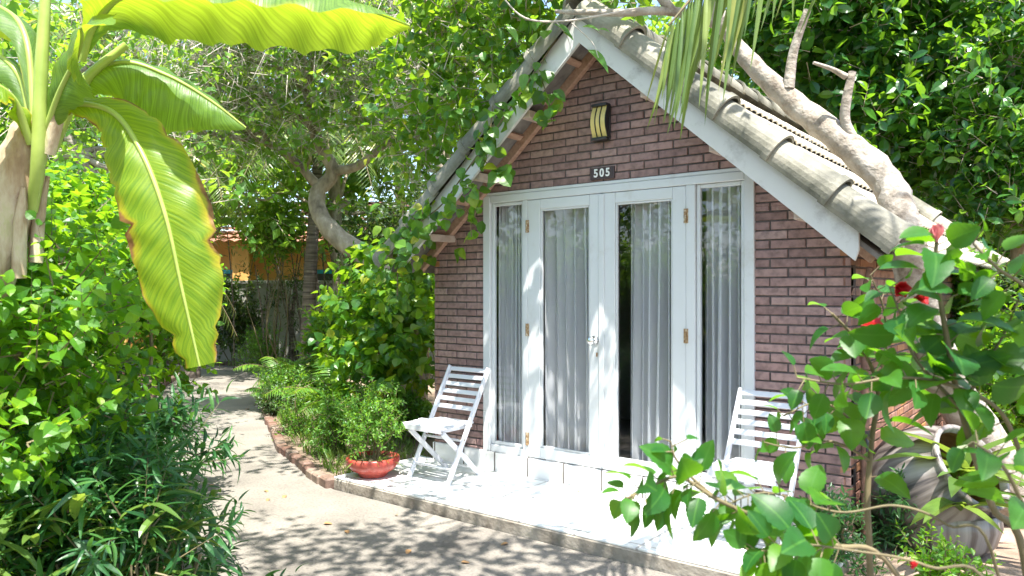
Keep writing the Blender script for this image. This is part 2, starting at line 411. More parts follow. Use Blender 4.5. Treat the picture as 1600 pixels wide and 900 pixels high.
# window glass: thin, reflects by angle, lets the rest through
m, t, o, N, L = mat('window_glass')
fr = N('Fresnel'); fr.inputs[0].default_value = 1.85; gb = N('NewGeometry'); inv = N('Math'); inv.operation = 'SUBTRACT'; inv.inputs[0].default_value = 1.0; L(gb.outputs['Backfacing'], inv.inputs[1])
ml = N('Math'); ml.operation = 'MULTIPLY'; ml.use_clamp = True; L(fr.outputs[0], ml.inputs[0]); L(inv.outputs[0], ml.inputs[1])
gl = N('BsdfGlossy'); gl.inputs['Roughness'].default_value = .0; tp = N('BsdfTransparent'); tp.inputs[0].default_value = (.94, .95, .955, 1)
ms = N('MixShader'); L(ml.outputs[0], ms.inputs[0]); L(tp.outputs[0], ms.inputs[1]); L(gl.outputs[0], ms.inputs[2]); L(ms.outputs[0], o.inputs[0])
M['glass'] = m
m, t, o, N, L = mat('sheer_curtain')
p = N('BsdfPrincipled'); p.inputs['Base Color'].default_value = (.80, .80, .815, 1); p.inputs['Roughness'].default_value = .85
tr = N('BsdfTranslucent'); tr.inputs[0].default_value = (.7, .72, .74, 1)
ms = N('MixShader'); ms.inputs[0].default_value = .12; L(p.outputs[0], ms.inputs[1]); L(tr.outputs[0], ms.inputs[2])
tp = N('BsdfTransparent'); m2 = N('MixShader'); m2.inputs[0].default_value = .26; L(ms.outputs[0], m2.inputs[1]); L(tp.outputs[0], m2.inputs[2]); L(m2.outputs[0], o.inputs[0])   # an open weave
M['curtain'] = m
# white glazed floor tile with grey joints
def tile_mat(name, w_, h_, mortar=.006, base=(.80, .80, .80), joint=(.42, .41, .40), off=0.0, map_rot=None):
    m, t, o, N, L = mat(name)
    tc = N('TexCoord'); mp = N('Mapping'); L(tc.outputs['Object'], mp.inputs[0])
    if map_rot: mp.inputs['Rotation'].default_value = map_rot
    b = N('TexBrick'); L(mp.outputs[0], b.inputs['Vector']); b.offset = off; b.inputs['Scale'].default_value = 1
    b.inputs['Brick Width'].default_value = w_; b.inputs['Row Height'].default_value = h_; b.inputs['Mortar Size'].default_value = mortar / 2
    b.inputs['Color1'].default_value = (*base, 1); b.inputs['Color2'].default_value = (*[k * .96 for k in base], 1); b.inputs['Mortar'].default_value = (*joint, 1)
    n = N('TexNoise'); n.inputs['Scale'].default_value = 5; n.inputs['Detail'].default_value = 8; L(tc.outputs['Object'], n.inputs['Vector'])
    r = ramp(N, [(.3, (.80, .78, .74)), (.5, (.97, .97, .96)), (.7, (1, 1, 1))]); L(n.outputs['Fac'], r.inputs[0])
    mx = N('MixRGB'); mx.blend_type = 'MULTIPLY'; mx.inputs[0].default_value = 1; L(b.outputs[0], mx.inputs[1]); L(r.outputs[0], mx.inputs[2])
    p = N('BsdfPrincipled'); L(mx.outputs[0], p.inputs['Base Color']); p.inputs['Roughness'].default_value = .28
    L(p.outputs[0], o.inputs[0]); return m
M['floor_tile'] = tile_mat('porch_floor_tile', .42, .42, .016, (.80, .82, .82))
M['plinth_tile'] = tile_mat('plinth_tile', .335, 5.0, .014, (.80, .80, .80), (.12, .10, .09), map_rot=(math.pi / 2, 0, 0))
# concrete of the path: broad stains, pitted grain
m, t, o, N, L = mat('path_concrete')
tc = N('TexCoord'); n1 = N('TexNoise'); n1.inputs['Scale'].default_value = .9; n1.inputs['Detail'].default_value = 9; n1.inputs['Roughness'].default_value = .65; L(tc.outputs['Object'], n1.inputs['Vector'])
r1 = ramp(N, [(.30, (.10, .088, .076)), (.43, (.17, .155, .135)), (.58, (.225, .205, .178)), (.75, (.27, .245, .205))]); L(n1.outputs['Fac'], r1.inputs[0])
n2 = N('TexNoise'); n2.inputs['Scale'].default_value = 55; n2.inputs['Detail'].default_value = 5; L(tc.outputs['Object'], n2.inputs['Vector'])
r2 = ramp(N, [(.3, (.72, .70, .68)), (.5, (1, 1, 1)), (.75, (1.12, 1.1, 1.06))]); L(n2.outputs['Fac'], r2.inputs[0])
mx = N('MixRGB'); mx.blend_type = 'MULTIPLY'; mx.inputs[0].default_value = 1; L(r1.outputs[0], mx.inputs[1]); L(r2.outputs[0], mx.inputs[2])
p = N('BsdfPrincipled'); L(mx.outputs[0], p.inputs['Base Color']); p.inputs['Roughness'].default_value = .85
b = N('Bump'); b.inputs['Strength'].default_value = .5; b.inputs['Distance'].default_value = .01; L(n2.outputs['Fac'], b.inputs['Height']); L(b.outputs[0], p.inputs['Normal']); L(p.outputs[0], o.inputs[0])
M['path'] = m
M['edge'] = noisy('stained_concrete_edge', [(.3, (.15, .125, .10)), (.5, (.27, .24, .20)), (.75, (.37, .34, .29))], 6, .85, .4)
M['kerb'] = brick_mat('kerb_brick', [(0, (.15, .08, .06)), (.5, (.21, .135, .105)), (1, (.26, .20, .16))])
M['soil'] = noisy('garden_soil', [(.3, (.10, .07, .045)), (.55, (.20, .15, .105)), (.75, (.34, .27, .20))], 2.2, .95, .6, 30)
M['sand'] = noisy('pale_sandy_soil', [(.3, (.14, .095, .065)), (.5, (.26, .19, .14)), (.75, (.36, .28, .22))], 3, .95, .6, 40)
M['turf'] = noisy('turf_soil', [(.3, (.05, .08, .02)), (.7, (.10, .15, .035))], 3, .9, .4)
# bark
M['bark'] = noisy('grey_brown_bark', [(.28, (.14, .11, .08)), (.5, (.34, .28, .21)), (.72, (.56, .48, .39))], 7, .85, .7, 24, stretch=(1, 1, .5))
M['palebark'] = noisy('pale_lichen_bark', [(.3, (.13, .10, .075)), (.45, (.29, .25, .205)), (.7, (.47, .43, .38))], 8, .85, .7, 30)
M['twig'] = noisy('pale_twig_bark', [(.3, (.34, .29, .24)), (.7, (.60, .54, .48))], 9, .8)
M['stem'] = noisy('green_brown_stem', [(.3, (.10, .085, .04)), (.7, (.20, .16, .09))], 12, .7)
M['darkbark'] = noisy('ringed_palm_bark', [(.35, (.05, .04, .035)), (.6, (.22, .18, .15)), (.7, (.34, .29, .25))], 4, .9, .5, 30, stretch=(.3, .3, 5))
# leaves
M['lf_hedge'] = leafmat('hedge_leaf', [(0, (.022, .10, .010)), (.5, (.058, .19, .014)), (.85, (.11, .27, .018)), (1, (.20, .32, .025))], (.36, .66, .02), .5, .42)
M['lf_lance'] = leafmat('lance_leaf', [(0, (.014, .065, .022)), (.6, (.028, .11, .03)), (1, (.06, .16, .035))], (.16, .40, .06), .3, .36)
M['lf_strap'] = leafmat('strap_leaf', [(0, (.06, .13, .03)), (.6, (.10, .19, .035)), (1, (.16, .25, .05))], (.34, .48, .06), .4, .35)
M['lf_vine'] = leafmat('vine_leaf', [(0, (.018, .08, .020)), (.4, (.045, .15, .020)), (.75, (.09, .22, .02)), (.93, (.18, .27, .022)), (1, (.40, .36, .03))], (.36, .62, .025), .45, .38)
M['lf_tree'] = leafmat('tree_leaf', [(0, (.04, .13, .025)), (.5, (.08, .21, .035)), (.85, (.13, .27, .04)), (1, (.25, .30, .05))], (.42, .68, .05), .5, .33)
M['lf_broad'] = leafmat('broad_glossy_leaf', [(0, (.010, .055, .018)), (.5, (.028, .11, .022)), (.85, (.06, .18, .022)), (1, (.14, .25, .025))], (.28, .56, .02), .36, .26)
M['lf_hib'] = leafmat('hibiscus_leaf', [(0, (.010, .065, .022)), (.5, (.020, .105, .018)), (.85, (.042, .15, .016)), (1, (.13, .23, .02))], (.22, .52, .012), .42, .42, vein=(.05, .16, .03), spec=.35)
M['lf_small'] = leafmat('small_bright_leaf', [(0, (.04, .14, .02)), (.5, (.075, .21, .03)), (1, (.15, .30, .04))], (.36, .66, .04), .42, .4)
M['lf_fern'] = leafmat('fern_leaf', [(0, (.04, .13, .02)), (.6, (.08, .21, .025)), (1, (.15, .28, .03))], (.38, .62, .04), .42, .4)
M['lf_palm'] = leafmat('palm_leaflet', [(0, (.08, .15, .035)), (.6, (.15, .24, .06)), (.9, (.22, .29, .07)), (1, (.40, .36, .08))], (.30, .38, .05), .4, .3)
M['lf_dark'] = leafmat('dark_leaf', [(0, (.015, .04, .013)), (.6, (.03, .07, .018)), (1, (.05, .10, .02))], (.16, .28, .03), .35, .4)  # darker green tints than most of the other leaves
M['grass'] = leafmat('grass_blade', [(0, (.06, .13, .02)), (.6, (.10, .19, .03)), (1, (.18, .24, .05))], (.28, .40, .05), .35, .5)
M['petal'] = leafmat('red_petal', [(0, (.55, .01, .03)), (1, (.7, .03, .05))], (.8, .05, .06), .4, .5)
M['pinkbud'] = leafmat('pink_petal', [(0, (.62, .16, .2)), (1, (.7, .3, .3))], (.8, .3, .3), .3, .5)
M['violet'] = leafmat('violet_petal', [(0, (.40, .18, .62)), (1, (.5, .28, .7))], (.6, .3, .8), .4, .5)

# ------------------------------------------------------------------ ground, path, lawn
def sheet(name, poly, z, m, kind='structure', amp=0.0, cell=None):
    bm = bmesh.new()
    vs = [bm.verts.new((x, y, z)) for x, y in poly]; f = bm.faces.new(vs)
    bmesh.ops.triangulate(bm, faces=[f])
    if cell:
        for _ in range(cell): bmesh.ops.subdivide_edges(bm, edges=bm.edges[:], cuts=1, use_grid_fill=True)
        for v in bm.verts: v.co.z += amp * math.sin(v.co.x * 3.1 + 1.3 * math.sin(v.co.y * 2.3)) * math.cos(v.co.y * 2.7)
    bmesh.ops.recalc_face_normals(bm, faces=bm.faces)
    me = bpy.data.meshes.new(name); bm.to_mesh(me); bm.free(); me.materials.append(m)
    if me.polygons[0].normal.z < 0: me.flip_normals()
    o = bpy.data.objects.new(name, me); C.objects.link(o); o['kind'] = kind; return o
sheet('ground', [(-120, -120), (120, -120), (120, 120), (-120, 120)], -.15, M['soil'])
RE = [(9, -1.9), (4, -1.5), (2.6, -1.2), (1.76, -.97), (-1.86, -.97), (-2.3, -.85), (-2.66, -.68), (-3.4, -.38), (-4.06, 0), (-5.3, .72), (-6.6, 1.5), (-8.2, 2.6), (-9.3, 3.6), (-10.3, 4.15), (-11.7, 3.9), (-15, 2.2)]
LE = [(-15, .6), (-11.6, 2.1), (-10.3, 2.3), (-9.2, 1.5), (-7.2, .2), (-4.7, -1.4), (-3.2, -2.2), (-2.0, -2.8), (-1.2, -3.3), (1, -4.6), (3, -6.4), (6, -9), (9, -9)]
sheet('path', RE + LE, -.09, M['path'])
sheet('planting_bed', [(-1.9, -.93), (-2.32, -.79), (-2.7, -.61), (-3.43, -.31), (-4.1, .07), (-5.34, .8), (-6.63, 1.6), (-8.2, 2.7), (-9.3, 3.72), (-10.0, 4.6), (-8, 9), (1.6, 9), (-1.55, .02)], -.05, M['soil'], amp=.015, cell=3)
sheet('sandy_soil', [(1.765, -.93), (2.6, -1.13), (4, -1.4), (9, -1.8), (9, 9), (1.6, 9), (1.6, .02), (1.765, -.02)], -.055, M['sand'], amp=.02, cell=3)
sheet('lawn', [(-10.35, 4.25), (-11.7, 4.0), (-15, 2.3), (-22, 6), (-15, 14), (-8.5, 9)], -.1, M['turf'])
g = G()
n = 6500
cand = np.stack([rng.uniform(-17, -8.6, n * 3), rng.uniform(3.2, 10, n * 3)], 1)
okm = (cand[:, 1] > 4.3 + np.maximum(0, (-10.3 - cand[:, 0])) * -.45) & (cand[:, 0] < -9.0 + (cand[:, 1] - 4.5) * .1)
cand = cand[okm][:n]
put_leaves(g, np.c_[cand, np.full(len(cand), -.1)], nrm(np.c_[rng.normal(0, .4, (len(cand), 2)), np.ones(len(cand))]), rand_dir(len(cand)), rng.uniform(.06, .16, len(cand)), LA2, .16)
tag(g.build('lawn_grass', M['grass']), 'short green lawn grass beyond the far bend of the path', None, kind='stuff')
# brick kerb beside the planting bed
g = G()
kp = np.array([(-1.9, -.95), (-2.3, -.82), (-2.66, -.65), (-3.4, -.35), (-4.06, .03), (-5.3, .76), (-6.6, 1.54), (-8.2, 2.64), (-9.3, 3.64), (-10.3, 4.2), (-11.7, 3.95), (-15, 2.25)])
kp3, _ = smooth(np.c_[kp, np.zeros(len(kp))], np.ones(len(kp)), 12)
L_ = np.r_[0, np.cumsum(np.linalg.norm(np.diff(kp3, axis=0), axis=1))]
for s in np.arange(.08, L_[-1], .165):
    q = [np.interp(s, L_, kp3[:, k]) for k in (0, 1)]; q2 = [np.interp(s + .05, L_, kp3[:, k]) for k in (0, 1)]
    a = math.atan2(q2[1] - q[1], q2[0] - q[0]) + rng.normal(0, .03)
    R = np.array([[math.cos(a), -math.sin(a), 0], [math.sin(a), math.cos(a), 0], [0, 0, 1]])
    g.box((q[0] + rng.normal(0, .004), q[1] + rng.normal(0, .004), -.085 + rng.normal(0, .006)), (.155, .10, .13), R, 0, .014)
g.build('kerb', M['kerb'], fix=True)['kind'] = 'structure'
# left kerb far along the path
g = G()
kp = np.array([(-6.2, -.35), (-7.2, .17), (-9.2, 1.45), (-10.3, 2.22), (-11.6, 2.05), (-15, .5)])
kp3, _ = smooth(np.c_[kp, np.zeros(len(kp))], np.ones(len(kp)), 12)
L_ = np.r_[0, np.cumsum(np.linalg.norm(np.diff(kp3, axis=0), axis=1))]
for s in np.arange(.08, L_[-1], .2):
    q = [np.interp(s, L_, kp3[:, k]) for k in (0, 1)]; q2 = [np.interp(s + .05, L_, kp3[:, k]) for k in (0, 1)]
    a = math.atan2(q2[1] - q[1], q2[0] - q[0]); R = np.array([[math.cos(a), -math.sin(a), 0], [math.sin(a), math.cos(a), 0], [0, 0, 1]])
    g.box((q[0], q[1], -.08), (.19, .10, .13), R, 0, .014)
g.build('kerb', M['kerb'], fix=True)['kind'] = 'structure'
# porch slab: concrete with a skin of white tiles
g = G()
g.box((-.05, -.47, -.11), (3.66, .97, .20), bev=.01)
g.build('porch_slab', M['edge'], fix=True)['kind'] = 'structure'
g = G(); g.box((-.05, -.468, -.004), (3.655, .962, .016), bev=.004)
o = g.build('porch_floor', M['floor_tile'], fix=True); o['kind'] = 'structure'

# ------------------------------------------------------------------ the bungalow
HW = 1.70; SL = .87; DEEP = 4.8
zf = lambda x: 3.194 - SL * abs(x)
house = thing('bungalow', 'brown brick bungalow with steep tiled roof and glazed white double doors', 'bungalow', (0, 2.0, -.15))

def clip(poly, a, b, c):
    """keep the part of a 2D polygon with a*x+b*y<=c"""
    out_ = []
    for i in range(len(poly)):
        p, q = poly[i], poly[(i + 1) % len(poly)]; fp = a * p[0] + b * p[1] - c; fq = a * q[0] + b * q[1] - c
        if fp <= 0: out_.append(p)
        if fp * fq < 0:
            k = fp / (fp - fq); out_.append((p[0] + (q[0] - p[0]) * k, p[1] + (q[1] - p[1]) * k))
    return out_

def bricks(g, rect, planes, to3, BW=.222, BH=.0595, gap=.011, depth=.06, mi=0, phase=0):
    u0, v0, u1, v1 = rect
    r0 = int(math.floor(v0 / BH)) - 1; r1 = int(math.ceil(v1 / BH)) + 1
    for r in range(r0, r1):
        off = (r % 2) * BW / 2 + phase
        for c in range(int((u0 - off) / BW) - 2, int((u1 - off) / BW) + 3):
            x = c * BW + off; y = r * BH
            jx = rng.normal(0, .0012); gp = gap * rng.uniform(.8, 1.25)
            x0, x1, y0, y1 = x + gp / 2 + jx, x + BW - gp / 2 + jx, y + gp / 2, y + BH - gp / 2
            p = [(x0, y0), (x1, y0), (x1, y1), (x0, y1)]
            for a, b, d in [(-1, 0, -u0), (1, 0, u1), (0, -1, -v0), (0, 1, v1)] + planes:
                if p: p = clip(p, a, b, d)
            if len(p) < 3: continue
            A = .5 * abs(sum(p[i][0] * p[(i + 1) % len(p)][1] - p[(i + 1) % len(p)][0] * p[i][1] for i in range(len(p))))
            if A < .0006: continue
            cx = sum(q[0] for q in p) / len(p); cy = sum(q[1] for q in p) / len(p)
            out_ = rng.normal(0, .0016); tx, ty = rng.normal(0, .012, 2)
            k = len(p); V = []
            for q in p: V.append(to3(q[0], q[1], -depth))
            for q in p: V.append(to3(q[0], q[1], out_ - .003 + tx * (q[0] - cx) + ty * (q[1] - cy)))
            for q in p:
                dx, dy = q[0] - cx, q[1] - cy; L = math.hypot(dx, dy)
                sx = 1 - .003 / max(abs(dx), .004); sy = 1 - .003 / max(abs(dy), .004)
                V.append(to3(cx + dx * sx, cy + dy * sy, out_ + tx * dx + ty * dy))
            F = []
            for lay in (0, 1):
                for i in range(k): F.append((lay * k + i, lay * k + (i + 1) % k, (lay + 1) * k + (i + 1) % k, (lay + 1) * k + i))
            F.append(tuple(range(2 * k, 3 * k)))
            g.add(np.array(V), F, mi)

DX = 1.115; DT = 2.235; PB = .155
gab = [(SL, 1, 3.194 + .09), (-SL, 1, 3.194 + .09)]
front = lambda u, v, w_: (u, -w_, v)
g = G()
bricks(g, (-HW, PB + .0, -DX, 2.0), gab, front)
bricks(g, (DX, -.05, HW, 2.0), gab, front)
bricks(g, (-HW, DT, HW, 3.3), gab, front)
# the strip of bricks beside the frame between 2.0 and the lintel
bricks(g, (-1.5, 2.0, -DX, DT), gab, front); bricks(g, (DX, 2.0, 1.5, DT), gab, front)
mw = .009
g.prism([(-HW, mw, -.15), (-DX, mw, -.15), (-DX, mw, zf(DX) + .085), (-HW, mw, zf(HW) + .085)], (0, .11, 0), 1)
g.prism([(DX, mw, -.15), (HW - .0, mw, -.15), (HW, mw, zf(HW) + .085), (DX, mw, zf(DX) + .085)], (0, .11, 0), 1)
g.prism([(-DX, mw, DT), (DX, mw, DT), (DX, mw, zf(DX) + .085), (0, mw, zf(0) + .085), (-DX, mw, zf(DX) + .085)], (0, .11, 0), 1)
g.build('front_wall', [M['brick'], M['mortar']], house, fix=True)
g = G()
# plinth stops at the right-hand brick pier
g = G(); g.box(((-HW + DX) / 2, -.010, .073), (HW + DX - .004, .03, .16), bev=.003)
g.build('plinth', M['plinth_tile'], house, fix=True)
ztop = zf(HW) + .085
for sx in (1, -1):
    g = G()
    side = (lambda u, v, w_: (HW + w_, u, v)) if sx > 0 else (lambda u, v, w_: (-HW - w_, u, v))
    if sx > 0: bricks(g, (-.0, -.05, DEEP, ztop), [], side, phase=.11)
    else: bricks(g, (0, -.05, 1.2, ztop), [], side, phase=.11)
    g.box((sx * (HW - .012 - .055 + .003), (mw + DEEP) / 2 + .06, (ztop - .15) / 2), (.11, DEEP - .12, ztop + .15), mi=1)
    g.build('side_wall', [M['brick_side'], M['mortar']], house, fix=True)
g = G(); g.prism([(-HW + .02, DEEP, -.15), (HW - .02, DEEP, -.15), (HW - .02, DEEP, ztop), (0, DEEP, zf(0) + .08), (-HW + .02, DEEP, ztop)], (0, .1, 0))
g.build('back_wall', M['render'], house, fix=True)
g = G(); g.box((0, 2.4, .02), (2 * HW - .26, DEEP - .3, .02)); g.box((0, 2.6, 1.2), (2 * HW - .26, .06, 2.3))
g.build('room_partition', M['room'], house)

# roof: deck, tiles, verge tiles, boards, rafters
a = math.atan(SL); ca, sa = math.cos(a), math.sin(a)
EX = 1.92; Y0, Y1 = -.30, DEEP + .30
for sx in (1, -1):
    g = G()
    g.prism([(0, Y0, zf(0) + .10), (sx * EX, Y0, zf(EX) + .10), (sx * EX, Y0, zf(EX) + .135), (0, Y0, zf(0) + .135)], (0, Y1 - Y0, 0))
    g.build('roof_deck', M['deck'], house, fix=True)
def tile_slope(sx):
    g = G(); per = .14; nc = 5; clen = (EX / ca + .06) / nc; ny = int((Y1 - Y0) / per) * 7 + 1
    ys = np.linspace(Y0, Y1, ny)
    cor = np.abs(np.sin(np.pi * (ys - Y0) / per)) ** .8 * .032
    for c in range(nc):
        wob = rng.normal(0, .0025, ny)
        rows = []
        for s, h in [(c * clen, .012 + .10 * cor), (c * clen + clen * .5, .022 + .35 * cor), ((c + 1) * clen + .035, .026 + .9 * cor), ((c + 1) * clen + .035, .016 + .9 * cor)]:
            hh = h + wob
            x = s * ca + hh * sa; z = zf(0) + .205 - s * sa + hh * ca
            rows.append(np.stack([sx * x, ys, z], 1))
        rows[3][:, 0] -= sx * .004
        V = np.concatenate(rows); i = np.arange(ny - 1)
        F = np.concatenate([np.stack([k * ny + i, k * ny + i + 1, (k + 1) * ny + i + 1, (k + 1) * ny + i], 1) for k in range(3)])
        g.add(V, F)
    return g.build('roof_tiles', M['tile'], house, smooth_=True)
tile_slope(1); tile_slope(-1)
def cap_tile(p0, p1, r0, r1, upv, span=1.12):
    """half round tile with a rim at its lower end"""
    p0 = np.array(p0, float); p1 = np.array(p1, float); d = nrm(p1 - p0); u = nrm(np.array(upv) - d * (d @ np.array(upv))); s = np.cross(d, u)
    g = G(); n = 18; th = np.linspace(-span * np.pi / 2, span * np.pi / 2, n)
    st = [(0, r0), (.5, (r0 + r1) / 2), (.90, r1), (.905, r1 + .010), (1.0, r1 + .010), (1.0, r1 - .008), (.6, r1 - .02)]
    V = np.concatenate([p0 + (p1 - p0) * t + np.outer(np.sin(th) * r, s) + np.outer(np.cos(th) * r, u) for t, r in st])
    i = np.arange(n - 1); F = np.concatenate([np.stack([k * n + i, k * n + i + 1, (k + 1) * n + i + 1, (k + 1) * n + i], 1) for k in range(len(st) - 1)])
    g.add(V, F); return g
nv = 6; tot = (EX + .03) / ca
for sx in (1, -1):
    nn = (sx * sa, 0, ca)
    for yv in (Y0 + .02, Y1 - .02):
        for k in range(nv):
            s0 = k * tot / nv; s1 = (k + 1) * tot / nv + .05
            f = lambda s, lift: (sx * (s * ca + lift * sa), yv, zf(0) + .20 - s * sa + lift * ca)
            cap_tile(f(s0, .028), f(s1, .046), .108, .122, nn, 1.3).build('verge_tile', M['cap'], house, smooth_=False)
for k in range(13):
    y = Y0 - .06 + k * .41
    cap_tile((0, y + .46, zf(0) + .245), (0, y, zf(0) + .26), .095, .105, (0, 0, 1), 1.2).build('ridge_tile', M['cap'], house)
for sx in (1, -1):
    for yv in (Y0 - .026, Y1):
        g = G()
        xe = 1.80
        g.prism([(0, yv, zf(0)), (sx * xe, yv, zf(xe)), (sx * (xe + .02), yv, zf(xe) + .06), (sx * (xe + .02), yv, zf(xe + .02) + .21), (0, yv, zf(0) + .21)], (0, .026, 0))
        g.build('fascia_board', M['fascia'], house, fix=True)
    g = G(); g.beam((0, -.035, zf(0) + .055), (sx * 1.84, -.035, zf(1.84) + .055), .05, .07, up=(-sx * sa, 0, ca) if 0 else (0, 0, 1), bev=.004)
    g.build('rafter', M['rafter'], house, fix=True)
    for xx in (.50, .98, 1.50):
        g = G(); z = zf(xx) + .045
        R = np.array([[ca, 0, sx * sa], [0, 1, 0], [-sx * sa, 0, ca]])
        g.box((sx * xx, -.14, z - .03), (.085, .30, .055), None, 0, .004)
        g.build('purlin', M['purlin'], house, fix=True)
    for k in range(6):
        s = .22 + k * .36
        g = G(); g.box((sx * s * ca, -.155, zf(s * ca) + .086), (.05, .27, .026), R)
        g.build('batten', M['rafter'], house, fix=True)

# door set
FW = M['frame']
def bar(g, x0, x1, z0, z1, y0, y1, mi=0, bev=.004): g.box(((x0 + x1) / 2, (y0 + y1) / 2, (z0 + z1) / 2), (x1 - x0, y1 - y0, z1 - z0), None, mi, bev)
g = G()
bar(g, -1.135, -1.062, PB, 2.235, -.018, .07); bar(g, 1.060, 1.125, PB, 2.235, -.018, .07)
bar(g, -1.061, 1.059, 2.178, 2.235, -.016, .07)
bar(g, -.727, -.682, PB, 2.177, -.014, .07); bar(g, .656, .722, PB, 2.177, -.014, .07)
bar(g, -1.061, -.728, PB, .212, -.012, .07); bar(g, .723, 1.059, PB, .212, -.012, .07)
bar(g, -1.16, 1.14, 2.2365, 2.262, -.012, .05)
g.build('door_frame', FW, house, fix=True)
def pane(name, x0, x1, z0, z1, y, parent):
    g = G(); g.box(((x0 + x1) / 2, y, (z0 + z1) / 2), (x1 - x0, .004, z1 - z0))
    return g.build(name, M['glass'], parent)
for x0, x1 in ((-1.061, -.728), (.723, 1.059)):
    g = G(); e = .028
    bar(g, x0 + .001, x0 + e, .213, 2.176, .006, .04); bar(g, x1 - e, x1 - .001, .213, 2.176, .006, .04)
    bar(g, x0 + e + .0005, x1 - e - .0005, 2.15, 2.176, .007, .039); bar(g, x0 + e + .0005, x1 - e - .0005, .213, .24, .007, .039)
    w_ = g.build('side_window', FW, house, fix=True)
    pane('pane', x0 + e - .006, x1 - e + .006, .235, 2.155, .024, w_)
for nm, x0, x1, gx0, gx1 in (('door', -.680, -.006, -.561, -.111), ('door', -.002, .654, .106, .556)):
    g = G(); y0, y1 = -.012, .03
    bar(g, x0, gx0, .160, 2.174, y0, y1); bar(g, gx1, x1, .160, 2.174, y0, y1)
    bar(g, gx0 + .0006, gx1 - .0006, 2.097, 2.174, y0 + .001, y1 - .001); bar(g, gx0 + .0006, gx1 - .0006, .160, .247, y0 + .001, y1 - .001)
    # glazing bead, weather bar
    for b in ((gx0 + .0008, gx0 + .014, .2475, 2.0965), (gx1 - .014, gx1 - .0008, .2475, 2.0965)): bar(g, *b, -.003, .018, bev=.003)
    bar(g, gx0 + .015, gx1 - .015, 2.083, 2.0965, -.003, .018, bev=.003); bar(g, gx0 + .015, gx1 - .015, .2475, .261, -.003, .018, bev=.003)
    if x0 < -.1: bar(g, -.026, .018, .18, 2.17, -.022, -.0125, bev=.003)
    d = g.build('door', FW, house, fix=True)
    pane('pane', gx0 + .008, gx1 - .008, .254, 2.09, .020, d)
    hx = x0 - .003 if x0 < -.1 else x1 + .003
    for hz in (1.97, 1.157, .30):
        g = G()
        for k in range(3): g.tube([(hx, -.020, hz - .05 + k * .034), (hx, -.020, hz - .05 + k * .034 + .030)], .0075, 8)
        g.box((hx, -.0135, hz), (.034, .003, .098)); g.build('hinge', M['rust'], d)
    if x0 < -.1:
        g = G()
        R = np.array([[1, 0, 0], [0, 0, -1], [0, 1, 0]])
        g.lathe([(0, .0), (.031, .0), (.033, .006), (.012, .010), (.011, .038), (.022, .044), (.029, .056), (.030, .068), (.024, .080), (0, .084)], (-.062, -.0115, 1.10), 24, R)
        g.build('door_knob', M['steel'], d, smooth_=True)
        g = G(); g.box((-.04, -.0225, .995), (.012, .004, .03)); g.build('keyhole_plate', M['rust'], d)
    if x0 > -.1:
        pass
# rusty drain pipe at the right-hand corner with its bracket
g = G(); g.tube([(1.765, .06, -.06), (1.765, .06, 1.45), (1.80, .05, 1.60)], .024, 12); 
dp = g.build('drain_pipe', M['pipe'], house, smooth_=True)
g = G(); g.tube([(1.75, .06, .62), (1.79, .0, .60), (1.80, -.02, .52)], .012, 8, sub=4); g.tube([(1.765, .06, .60), (1.765, .06, .635)], .030, 12); g.build('tap', M['black'], dp, smooth_=True)

# curtains hang behind the panes
def curtain(x0, x1, y, seed, label, folds, amp, lean=0.0):
    r = np.random.default_rng(seed); nx, nz = 150, 14
    xs = np.linspace(0, 1, nx); ph = np.cumsum(r.uniform(.5, 1.5, nx)); ph = ph / ph[-1] * folds * 2 * np.pi
    zs = np.linspace(.10, 2.30, nz); V = []
    for k, z in enumerate(zs):
        t = k / (nz - 1)
        sway = .012 * np.sin(ph * .37 + 3 * t + seed)
        A = amp * (.85 + .35 * np.sin(ph * .21 + seed)) * (1.1 - .2 * t)
        V.append(np.stack([x0 + (x1 - x0) * xs + .30 * A * np.sin(2 * ph) + lean * (1 - t), y + A * np.sin(ph + .25 * np.sin(3 * t)) + sway, np.full(nx, z)], 1))
    i = np.arange(nx - 1); F = np.concatenate([np.stack([k * nx + i, k * nx + i + 1, (k + 1) * nx + i + 1, (k + 1) * nx + i], 1) for k in range(nz - 1)])
    g = G(); g.add(np.concatenate(V), F); o = g.build('curtain', M['curtain'], smooth_=True)
    return tag(o, label, 'curtain', 'curtains behind the glazed front')
curtain(-1.06, -.74, .13, 1, 'narrow tightly pleated white curtain in the leftmost window', 8, .050)
curtain(-.65, -.09, .13, 2, 'white curtain with soft wide folds behind the door with the knob', 6, .066, .03)
curtain(.15, .66, .13, 3, 'white curtain behind the right door leaving a dark gap at its left', 7, .066, -.01)
curtain(.72, 1.08, .13, 4, 'white striped-looking curtain in the rightmost window beside the brick pier', 6.5, .066)

# lamp over the door
lamp = thing('wall_lamp', 'black framed wall lamp with curved cream shade on the brick gable', 'wall lamp', (0, -.004, 2.55))
g = G(); g.box((.0, -.012, 2.69), (.138, .02, .262), bev=.006); g.box((.0, -.036, 2.812), (.128, .062, .020), bev=.004); g.box((.0, -.036, 2.568), (.128, .062, .020), bev=.004)
g.build('lamp_frame', M['black'], lamp, fix=True)
def bow(x0, x1, lift, th):
    zs = np.linspace(2.578, 2.802, 13); y = -.045 - .036 * np.sin(np.pi * (zs - 2.578) / .224) - lift
    g = G(); V = np.concatenate([np.stack([np.full(13, x), yy, zs], 1) for x, yy in ((x0, y), (x1, y), (x1, y + th), (x0, y + th))])
    i = np.arange(12); F = np.concatenate([np.stack([k * 13 + i, ((k + 1) % 4) * 13 + i, ((k + 1) % 4) * 13 + i + 1, k * 13 + i + 1], 1) for k in range(4)]); g.add(V, F)
    g.add(V[[0, 13, 26, 39]], [(0, 1, 2, 3)]); g.add(V[[12, 25, 38, 51]], [(0, 1, 2, 3)]); return g
